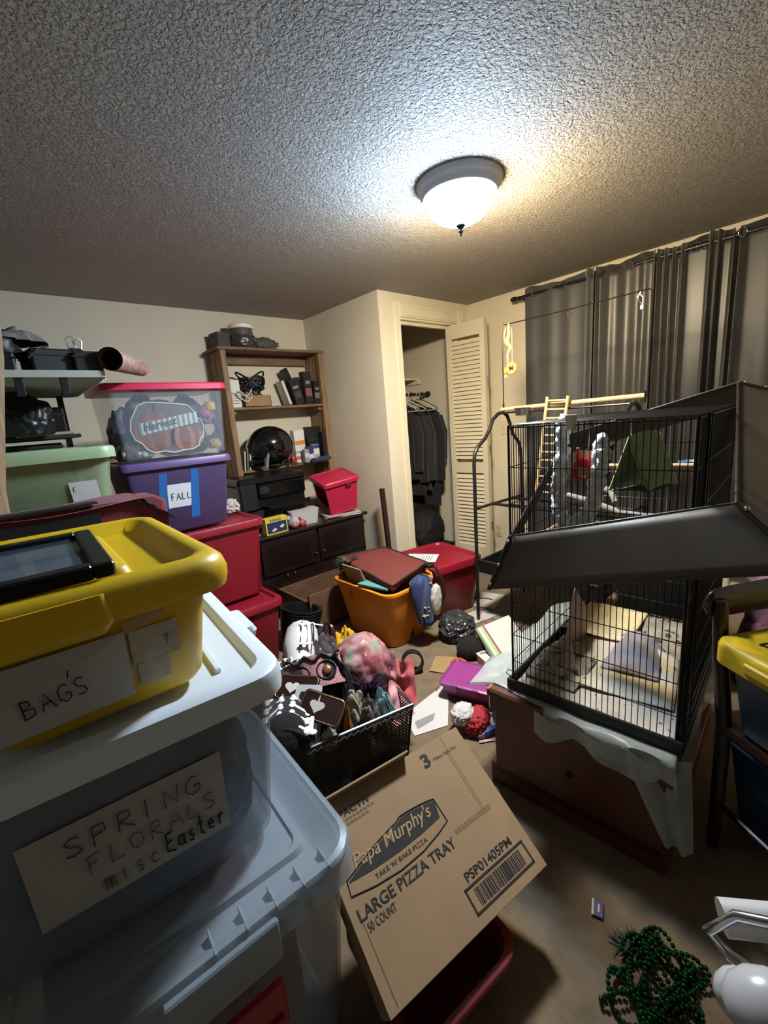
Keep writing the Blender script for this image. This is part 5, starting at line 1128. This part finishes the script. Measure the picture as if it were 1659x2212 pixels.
branch('short forked driftwood branch above the long perch', [(1.70, .70, 1.05), (1.66, .62, 1.03), (1.61, .585, 1.0)], [.012, .012, .009], '#77706a')
branch('thin wooden dowel perch at the back of the cage', [(1.82, .785, 1.10), (1.84, .33, 1.11)], [.008, .008], '#c9a77a')
branch('low pale dowel perch at the left of the cage', [(1.30, .745, .905), (1.62, .80, .895)], [.007, .007], '#bfa07c')
thing('white_clip_cup', G().ring_loft([rrect(.009, .010, .004, -.024), rrect(.011, .012, .004, .0), rrect(.0125, .013, .004, .002), rrect(.0125, .013, .004, .016)]), mat('#c9c6b6', .5), 'white plastic cup clipped on the front top edge of the cage', 'cup', tuple(CMX @ Vector((-.012, .292, CT+.004))), (0, 0, CY))
e = root('blue_water_dish', 'small blue and white dish clipped inside the cage', 'dish', (1.95, .45, 1.08), CY)
obj('bowl', G().lathe([(.02, 0), (.035, .01), (.038, .03), (.035, .03), (.02, .008), (.001, .006)], 16), mat('#5a7fa6', .4), e); obj('holder', G().tube([(.036, 0, .025), (.07, 0, .03)], .002, 5), STEEL, e)
# seed skirt: four flared panels hung askew round the cage
e = root('seed_skirt', 'large dark grey seed-guard skirt hanging askew around the cage', 'cage skirt', (0, 0, 0))
I = dict(FL=(1.198, .752, .953), FR=(1.234, .190, 1.106), BR=(2.11, .352, 1.383), BL=(2.06, .968, 1.213))
O = dict(FL=(1.147, .807, .772), FR=(1.145, .044, .996), BR=(2.28, .233, 1.328), BL=(2.21, 1.07, 1.10))
SK = mat('#40382f', .5, var=.10, vs=5)
for a, b_ in (('FL', 'FR'), ('FR', 'BR'), ('BR', 'BL'), ('BL', 'FL')):
    i0, i1, o0, o1 = Vector(I[a]), Vector(I[b_]), Vector(O[a]), Vector(O[b_])
    n = (i1-i0).cross(o0-i0).normalized()*.0025
    o_ = obj('panel', G().grid(24, 6, lambda u, v: i0.lerp(i1, .008+.984*u).lerp(o0.lerp(o1, .008+.984*u), v)), SK, e, 60); o_.modifiers.new('t', 'SOLIDIFY').thickness = .003
    obj('edge_roll', G().cyl(i0, i1, .004, 8), mat('#1e1c1b', .4), e)
for k in I:
    i0, o0 = Vector(I[k]), Vector(O[k])
    obj('corner_strip', G().cyl(i0, o0, .007, 8), mat('#191817', .4), e)
    for f in (.12, .55, .92): obj('screw', blob(.006, .006, .006, 1, 0, 1, 2, flat=False).xf(Matrix.Translation(i0.lerp(o0, f)+Vector((-.004, -.004, .006)))), CHROME, e, 60)

# ================================================================ BIRD PLAY STAND BEHIND THE CAGE
e = root('play_stand', 'black tubular bird play stand with arched ends behind the cage', 'bird stand', (0, 0, 0))
ar = [(2.19, 0), (2.205, 1.04), (2.215, 1.10), (2.25, 1.14), (2.33, 1.185), (2.38, 1.235), (2.42, 1.295), (2.48, 1.328), (2.535, 1.335)]
ar2 = [(2.535, 1.335), (2.585, 1.31), (2.62, 1.25), (2.65, 1.185), (2.72, 1.125), (2.745, 1.07), (2.75, 1.0), (2.76, 0)]
for y in (1.63, .84):
    obj('arch', G().tube([(x, y, z) for x, z in ar+ar2[1:]], .0115, 10), BLACKM, e, 60)
    obj('cross_bar', G().cyl((2.2, y, .755), (2.75, y, .745), .010, 8), BLACKM, e)
obj('side_bar', G().cyl((2.38, 1.63, .755), (2.38, .84, .745), .010, 8), BLACKM, e); obj('side_bar', G().cyl((2.62, 1.63, .75), (2.62, .84, .745), .010, 8), BLACKM, e)
trg = G()
for x0, x1, y0, y1 in ((2.20, 2.215, .85, 1.62), (2.735, 2.75, .85, 1.62), (2.2, 2.75, .85, .865), (2.2, 2.75, 1.605, 1.62)): trg.cbox(x0, x1, y0, y1, .34, .42, .004)
trg.box(2.2, 2.75, .85, 1.62, .335, .342)
obj('tray', trg, mat('#171716', .4, var=.3), e)
obj('top_bar', G().tube([(2.545, 1.63, 1.33), (2.545, .84, 1.33)], .006, 8), BLACKM, e)
for y in (1.63, .80): obj('perch_holder', G().cyl((2.545, y, 1.33), (2.545, y, 1.39), .006, 8), BLACKM, e)
obj('perch', G().tube([(2.545, 1.645, 1.352), (2.545, 1.2, 1.36), (2.545, .80, 1.366)], .0125, 10), DOWEL, e)
obj('wire_arch', G().tube([(2.55, 1.632, 1.34), (2.55, 1.632, 1.88), (2.55, 1.61, 1.868), (2.55, 1.2, 1.868), (2.55, .80, 1.872), (2.55, .785, 1.86), (2.55, .79, 1.35)], .0035, 6), mat('#35332f', .35, .7), e)
e = root('feeding_cup', 'stainless steel feeding cup on the end of the play stand', 'cup', (2.545, 1.49, 1.36-.055))
obj('cup', G().lathe([(.001, 0), (.045, .002), (.05, .045), (.056, .046), (.056, .05), (.046, .05), (.042, .006), (.001, .006)], 24), STEEL, e)
obj('clamp', G().cyl((0, -.05, .03), (0, -.085, .035), .006, 8), CHROME, e)
e = root('bird_ladder', 'pale wooden bird ladder hooked over the perch', 'ladder', (0, 0, 0))
la, lb_, lc, ld = Vector((2.51, 1.31, 1.405)), Vector((2.51, 1.185, 1.40)), Vector((2.52, 1.395, .80)), Vector((2.52, 1.27, .80))
obj('rail', G().cyl(la, lc, .009, 8), DOWEL, e); obj('rail', G().cyl(lb_, ld, .009, 8), DOWEL, e)
for k in range(12): f = (k+.45)/12; obj('rung', G().cyl(la.lerp(lc, f), lb_.lerp(ld, f), .0055, 8), DOWEL, e)
e = root('hanging_toy', 'knotted rope toy with a round wooden disc hanging from the wire arch', 'bird toy', (2.535, 1.575, 0))
CR = mat('#cdbb92', .85, var=.2, vs=40)
obj('rope', G().tube([(.0, -.0, 1.868), (0, .0, 1.80), (-.01, .012, 1.76), (.005, -.008, 1.73), (0, .01, 1.69), (0, .012, 1.62)], [.006, .012, .016, .014, .008, .006], 8).tube([(0, -.02, 1.84), (0, -.022, 1.70), (0, -.02, 1.635)], .004, 6).tube([(0, .02, 1.85), (0, .035, 1.80), (0, .03, 1.77)], .007, 6), CR, e, 60)
ds = obj('wood_disc', G().xf(Matrix()).lathe([(.001, -.006), (.036, -.006), (.038, 0), (.036, .006), (.001, .006)], 24).xf(Matrix.Translation((-.01, -.022, 1.600)) @ Matrix.Rotation(PI/2, 4, 'Y') @ Matrix.Rotation(0, 4, 'X')), mat('#c79a6a', .6, var=.2), e)
text('M', .026, mat('#3a2412', .7), ds, plane_M((-.0165, -.009, 1.587), (0, -1, 0), (0, 0, 1)), height=.026, bold=.03)
obj('wood_block', G().cbox(-.02, .0, .01, .032, 1.57, 1.61, .004), mat('#c9963a', .6), e)
obj('tassel', G().tube([(-.01, .02, 1.57), (-.01, .012, 1.545)], .005, 6).tube([(-.01, .02, 1.57), (-.01, .03, 1.545)], .005, 6), CR, e)
thing('metal_ring', G().tube([(0, .016*math.cos(a), -.018+.016*math.sin(a)) for a in [k*2*PI/20 for k in range(20)]], .002, 6, closed=True), CHROME, 'small chrome ring hanging from the wire arch', 'ring', (2.55, 1.195, 1.868))
thing('metal_clip', G().tube([(0, 0, .0), (0, .012, -.02), (0, .006, -.045), (0, -.01, -.06), (0, -.012, -.03), (0, 0, -.012)], .003, 6).cbox(-.006, .006, -.018, .0, -.085, -.06, .003), CHROME, 'chrome snap hook hanging at the right of the wire arch', 'hook', (2.55, .84, 1.868))
e = root('black_carrier', 'black case standing on the floor behind the cage', 'case', (2.36, .60, 0), .1)
obj('body', G().ring_loft([rrect(.16, .19, .04, 0), rrect(.17, .2, .05, .05), rrect(.165, .19, .05, .56), rrect(.12, .15, .05, .62)]), mat('#0d0d0f', .6), e); obj('handle', G().tube([(0, -.06, .61), (0, -.05, .65), (0, .05, .65), (0, .06, .61)], .008, 8), BLACK, e)
crum('crumpled_film', 'heap of crinkled dark plastic film on the floor behind the cage', 'plastic film', (2.24, 1.08, 0), (.20, .14, .10), '#2f2c2d', 171, .45, 3, .25)

# ================================================================ FAR RIGHT: CHAIR, BLUE TUBS, BLANKET
e = root('dining_chair', 'dark brown wooden chair with a curved top rail at the right edge', 'chair', (1.418, .222, 0), math.radians(-33.7))
CHW = mat('#2a1a10', .35, var=.3, vs=8, coat=.2)
obj('leg', G().tube([(0, -.03, 0), (0, -.03, .42), (0, .0, .62), (0, .015, .79)], [.016, .02, .02, .018], 10), CHW, e, 60); obj('leg', G().tube([(.40, -.03, 0), (.40, -.03, .42), (.40, .0, .62), (.40, .015, .79)], [.016, .02, .02, .018], 10), CHW, e, 60)
obj('leg', G().tube([(0, -.42, 0), (0, -.42, .40)], [.015, .02], 10), CHW, e); obj('leg', G().tube([(.40, -.42, 0), (.40, -.42, .40)], [.015, .02], 10), CHW, e)
obj('top_rail', G().ring_loft([[(x, .016+.012+.010*math.cos(a)-.0-.03*math.sin((x+.02)/.44*PI)*-.3, .775+hh_*math.sin(a)) for a in [k*2*PI/14 for k in range(14)]] for x, hh_ in ((-.035, .012), (-.028, .03), (-.01, .042), (.05, .046), (.2, .048), (.35, .046), (.41, .042), (.428, .03), (.435, .012))]), CHW, e, 60)
obj('seat', G().ring_loft([rrect(.21, .22, .04, .40, cx=.20, cy=-.22), rrect(.22, .23, .05, .415, cx=.20, cy=-.22), rrect(.215, .225, .05, .432, cx=.20, cy=-.22)]), CHW, e)
obj('stretcher', G().cyl((0, -.03, .16), (0, -.42, .16), .009, 8).cyl((.4, -.03, .16), (.4, -.42, .16), .009, 8), CHW, e)
BLU = mat('#2b4a6e', .45, var=.1, vs=5); YL2 = mat('#c2a516', .5, var=.1, vs=6)
ry = math.radians(-33.7)
e = root('blue_tote', 'slate blue tote with a yellow lid standing on the chair', 'tote', (1.455, -.012, .433), ry)
obj('body', tote_body(.19, .130, .255, .025, .03), mat('#33475c', .5, var=.1, vs=5), e)
l = tote_lid(.19, .130, .256, .04, lip=.03, skirt=.045, rise=.016, recess=.02, inset=.06)
obj('lid', l, YL2, e, 60)
obj('lid_handle', G().cbox(-.225, -.19, -.06, .06, .22, .255, .012), YL2, e)
e = root('wire_rack', 'small black wire rack lying on the yellow lid by the chair', 'rack', (1.44, .02, .71), ry)
obj('frame', G().tube([(-.12, -.06, .02), (.12, -.06, .02), (.12, .06, .0), (-.12, .06, .0)], .003, 6, closed=True), WIRE, e)
for k in range(10): obj('wire', G().cyl((-.10+.022*k, -.06, .02), (-.10+.022*k, .06, 0), .0018, 5), WIRE, e)
thing('wooden_peg', G().tube([(0, 0, 0), (.06, .0, .005)], .011, 10), mat('#c7b08a', .6), 'pale round wooden peg end above the yellow lid', 'peg', (1.47, .085, .74), (0, -.1, .2))
tote('blue_tote', 'bright blue tote on the floor under the chair', 'tote', (1.60, .015, 0), ry, .16, .13, .33, BLU, mat('#2f5580', .42), taper=.03, r=.03)
crum('purple_blanket', 'heap of dusty purple fleece blanket behind the chair', 'blanket', (2.62, .20, 0), (.28, .19, .33), '#6a4a62', 172, .25, 2, .95)
crum('pink_cloth', 'pink cloth heaped on the purple blanket', 'cloth', (2.6, .20, .48), (.16, .14, .08), '#a37884', 173, .3, 2.2, .9)

# ================================================================ FOREGROUND RIGHT: FLOOR LAMP, BEADS
e = root('floor_lamp', 'chrome floor lamp with bare white bulbs at the lower right', 'floor lamp', (.50, -.16, 0))
obj('base', G().lathe([(.001, 0), (.12, 0), (.12, .012), (.02, .03), (.001, .03)], 28), mat('#2a2a2c', .3, .7), e)
obj('pole', G().cyl((0, 0, .02), (0, 0, .80), .010, 10), CHROME, e)
obj('arm', G().tube([(0, 0, .78), (.02, .08, .80), (.02, .15, .815), (.0, .205, .80), (-.015, .225, .775), (-.01, .205, .755), (.0, .15, .742)], .006, 8), CHROME, e, 60)
obj('arm', G().tube([(0, 0, .76), (0, .08, .77), (-.015, .14, .77), (-.03, .165, .755)], .006, 8), CHROME, e, 60)
def bulb(p, d, s, nm):
    g = G().lathe([(.001, 0), (.018, 0), (.019, .01), (.019, .035), (.026, .045), (.036, .065), (.040, .085), (.036, .105), (.024, .121), (.001, .126)], 24)
    q = Vector((0, 0, 1)).rotation_difference(Vector(d)).to_matrix().to_4x4()
    return obj(nm, g.xf(Matrix.Translation(p) @ q @ Matrix.Scale(s, 4)), mat('#b8b4b4', .25, sub=.2), e, 60)
def sock(p, q, r, c): obj('socket', G().cyl(p, q, r, 16), mat(c, .35), e)
bulb((-.015, .115, .80), (-.5, .75, -.45), .86, 'bulb')
sock((.0, .09, .815), (-.02, .122, .795), .018, '#c4c1bd')
sock((.008, .217, .778), (.046, .160, .786), .018, '#c2bebb'); sock((.046, .160, .786), (.056, .145, .788), .014, '#8f8c8a')
bulb((.015, .16, .74), (-.35, .6, -.7), .62, 'bulb')
# bead garland
rnd = random.Random(5); g = G(); proto_ = blob(.0062, .0062, .0062, 1, 0, 1, 1, flat=False); path = []
bp_ = lambda t: Vector((.905+.088*math.sin(t)+.03*math.sin(3.7*t), .20+.062*math.cos(1.31*t)+.026*math.sin(2.9*t+1), .007+.012*(1+math.sin(5.3*t))))
t_ = 0; last = bp_(0); cnt = 0
while cnt < 460:
    t_ += .01; p = bp_(t_)
    if (p-last).length >= .0108:
        g.add([(v[0]+p.x, v[1]+p.y, v[2]+p.z) for v in proto_.v], proto_.f); last = p; cnt += 1
thing('bead_garland', g, mat('#0b3f1a', .12, .7), 'tangled string of shiny dark green beads on the carpet', 'beads', smooth=60)
leaves('dark green tinsel strand trailing from the beads', 'green_tinsel', (.95, .275, .0), '#12281a', 70, .06, .008, 12, .003, 'tinsel')
e = root('gum_wrapper', 'small purple and white wrapper on the dark carpet', 'wrapper', (.98, .368, .0), .35)
obj('sleeve', G().cbox(-.022, .022, -.014, .014, .001, .008, .002), mat('#4a3a6e', .4), e); obj('white_edge', G().box(-.022, .022, .010, .015, .001, .009).box(-.01, .012, -.004, .0, .008, .0086), PAPER, e, 0)

# ================================================================ CLUTTER ON THE CARPET
thing('trash_bag', blob(.11, .10, .095, 180, .33, 2.0, ridge=True), mat('#3a3a3d', .25), 'crumpled dark grey plastic bag on the carpet near the stand', 'bag', (1.93, 1.60, 0), smooth=25) if True else crum('trash_bag', 'crumpled dark grey plastic bag on the carpet near the stand', 'bag', (1.93, 1.60, 0), (.105, .095, .10), '#2c2c2f', 180, .4, 2.6, .22)
crum('black_beanie', 'black knit beanie on the carpet before the grey bag', 'hat', (1.81, 1.41, 0), (.085, .075, .065), '#0e0e10', 181, .08, 3, .95)
def flat(name, label, cat, x, y, w, d, col, rz, z=.001, mt=.0012, **k): return thing(name, G().grid(10, 10, lambda u, v: (-w/2+w*u, -d/2+d*v, .003*abs(math.sin(u*5+v*3+w*50))+.0006)), mat(col, .75, **k), label, cat, (x, y, z), (0, 0, rz), smooth=70)
flat('printed_paper', 'printed white flyer on the carpet at the corner of the large red tote', 'paper', 2.24, 1.66, .20, .15, '#b9b2aa', -.2, var=.2, vs=40)
flat('white_sheet', 'white paper sheet lying on the carpet by the stand leg', 'paper', 2.48, 1.76, .26, .18, '#b7b2ac', .3, var=.1)
flat('grey_sheet', 'grey dirty sheet on the carpet under the play stand', 'paper', 2.38, 1.52, .26, .2, '#7b7670', -.3, var=.3)
e = root('tape_roll', 'empty black tape roll standing on the carpet', 'tape roll', (1.475, 1.545, .0), -.72)
obj('ring', G().xf(Matrix()).lathe([(.048, -.022), (.054, -.024), (.06, -.022), (.06, .022), (.054, .024), (.048, .022), (.048, -.022)], 32).xf(Matrix.Translation((0, 0, .060)) @ Matrix.Rotation(math.radians(75), 4, 'X')), mat('#19191b', .5), e)
e = root('white_sign', 'white cut sheet with a grey printed patch right of the basket', 'paper', (1.285, 1.265, .002), math.radians(-20))
obj('sheet', G().prism([(-.13, -.12, 0), (.03, -.13, 0), (.17, .10, 0), (.15, .135, 0), (-.05, .05, 0), (-.12, -.02, 0)], (0, 0, .0015)), mat('#c3bfba', .7), e, 0)
obj('printed_patch', G().prism([(-.10, -.09, .0018), (-.01, -.07, .0018), (.02, -.03, .0018), (-.09, -.04, .0018)], (0, 0, .0003)), mat('#86827e', .7), e, 0)
thing('silver_hook', G().tube([(0, 0, .002), (.02, .01, .012), (.03, .0, .004)], .002, 5), CHROME, 'tiny bent wire lying on the white cut sheet', 'wire', (1.42, 1.33, .004))
# magenta container
e = root('magenta_container', 'small magenta plastic container with open lid on the carpet', 'container', (1.545, 1.20, 0), math.radians(18))
MG = mat('#8f3a7c', .35, var=.06)
obj('body', tote_body(.10, .125, .075, .012, .02, lip=.006), MG, e)
obj('lid', G().ring_loft([rrect(.112, .137, .022, .07), rrect(.114, .139, .022, .082), rrect(.104, .128, .02, .087), rrect(.098, .122, .02, .080)]), MG, e)
for y in (-.05, .05): obj('clip', G().cbox(-.122, -.112, y-.015, y+.015, .055, .09, .002), MG, e)
e = root('santa_hat', 'red sequinned santa hat with white fur on the carpet', 'hat', (1.345, 1.03, 0), .3)
obj('red_felt', blob(.078, .06, .055, 190, .25, 4), mat('#a11420', .7, var=.35, vs=60, bump=.6, bs=160), e, 70)
obj('white_trim', blob(.062, .05, .042, 191, .25, 2.2).xf(Matrix.Translation((-.025, .055, .045))), mat('#c6c2be', .85, var=.1), e, 70)
e = root('plaid_bag', 'red plaid gift bag lying behind the cabinet corner', 'gift bag', (1.66, 1.10, 0), math.radians(-25))
obj('bag', G().ring_loft([rrect(.13, .10, .012, .0), rrect(.132, .102, .012, .045), rrect(.12, .09, .012, .055)]), mat('#8c1f26', .6), e)
for k in range(5): obj('plaid_stripe', G().box(-.12+.055*k, -.114+.055*k, -.095, .095, .0552, .0556), mat('#c9b79a' if k % 2 else '#2f2a2a', .6), e, 0)
for k in range(4): obj('plaid_stripe', G().box(-.125, .125, -.075+.05*k, -.07+.05*k, .0554, .0558), mat('#c9b79a' if k % 2 else '#3f4a36', .6), e, 0)
e = root('gift_tin', 'white gift box with green stripes and raised letters beside the cage', 'gift box', (1.90, 1.24, .06), rot=(math.radians(28), math.radians(-12), math.radians(-28)))
obj('box', G().cbox(-.10, .12, -.13, .16, 0, .04, .006), mat('#b4b6ae', .55), e)
for k, c in enumerate(('#5f8f3c', '#c6c8c2', '#8fb052', '#7a2a30')): obj('printed_stripe', G().box(-.098+.014*k, -.087+.014*k, -.125, .155, .0402, .0408), mat(c, .6), e, 0)
text('CH', .055, mat('#e6e6e2', .5), e, plane_M((.0, -.05, .041), (1, 0, 0), (0, 1, 0)), bold=.04)
thing('white_box_lid', G().ring_loft([rrect(.16, .11, .01, 0), rrect(.165, .115, .01, .05), rrect(.15, .10, .01, .052), rrect(.15, .1, .01, .04)]), mat('#c2c2be', .6), 'white box lid lying under the striped gift box', 'box lid', (1.88, 1.18, 0), (0, 0, -.4))
crum('clear_bag', 'clear crinkled plastic bag by the cabinet corner', 'bag', (1.47, .955, .19), (.11, .09, .075), '#aeb5ae', 192, .35, 2.4, .2, alpha=.55)
thing('carton_under_bag', G().cbox(-.10, .10, -.07, .07, 0, .19, .004).cbox(-.102, .102, -.072, .072, .14, .192, .003), mat('#77736e', .7), 'grey carton holding up the clear plastic bag', 'box', (1.50, .94, 0), (0, 0, .3))
flat('cardboard_scrap', 'brown cardboard scrap beside the black beanie', 'cardboard', 1.63, 1.45, .16, .14, '#9a7c54', .5, .004, var=.1)
crum('orange_ribbon', 'tangle of orange ribbon on the cardboard scrap', 'ribbon', (1.68, 1.385, .008), (.045, .05, .022), '#c8641c', 193, .6, 4, .6)
e = root('blue_package', 'blue and white package by the cabinet foot', 'package', (1.39, .965, 0.02), rot=(.1, -.2, -.5))
obj('pack', G().cbox(-.07, .07, -.04, .04, 0, .03, .004), mat('#27397a', .4), e); obj('white_mark', G().box(-.02, .05, -.02, .02, .0302, .0308), PAPER, e, 0); obj('grey_side', G().cbox(-.1, -.068, -.04, .04, .0, .028, .003), mat('#70727a', .4), e)
flat('red_striped_wrap', 'red and white striped wrapping paper by the cabinet foot', 'wrapping paper', 1.345, .945, .14, .05, '#a8343a', -.6, .003, col2='#c9b5ae', vs=30, stretch=(6, .5, 1))
for i, (x, y, c, s, lb) in enumerate(((2.10, 1.50, '#b06a7a', (.06, .04, .04), 'pink ribbon curl behind the grey bag'), (2.06, 1.40, '#3f3a44', (.09, .06, .05), 'dark ribbon heap right of the beanie'), (2.13, 1.30, '#6a6f8c', (.05, .04, .05), 'blue-grey ribbon curl by the gift box'), (1.98, 1.42, '#8c4a58', (.05, .035, .03), 'dusty rose ribbon in front of the dark heap'), (2.2, 1.22, '#9a8d96', (.1, .06, .06), 'pale printed wrap heap behind the gift box'))):
    crum('ribbon_heap', lb, 'ribbon', (x, y, 0), s, c, 200+i, .6, 3.5, .5)
thing('power_cable', G().tube([(0, 0, .006), (.05, -.03, .012), (.03, -.10, .006), (.09, -.16, .006), (.10, -.22, .006)], .006, 6), BLACK, 'black power cable snaking on the carpet under the stand', 'cable', (2.40, 1.95, 0))
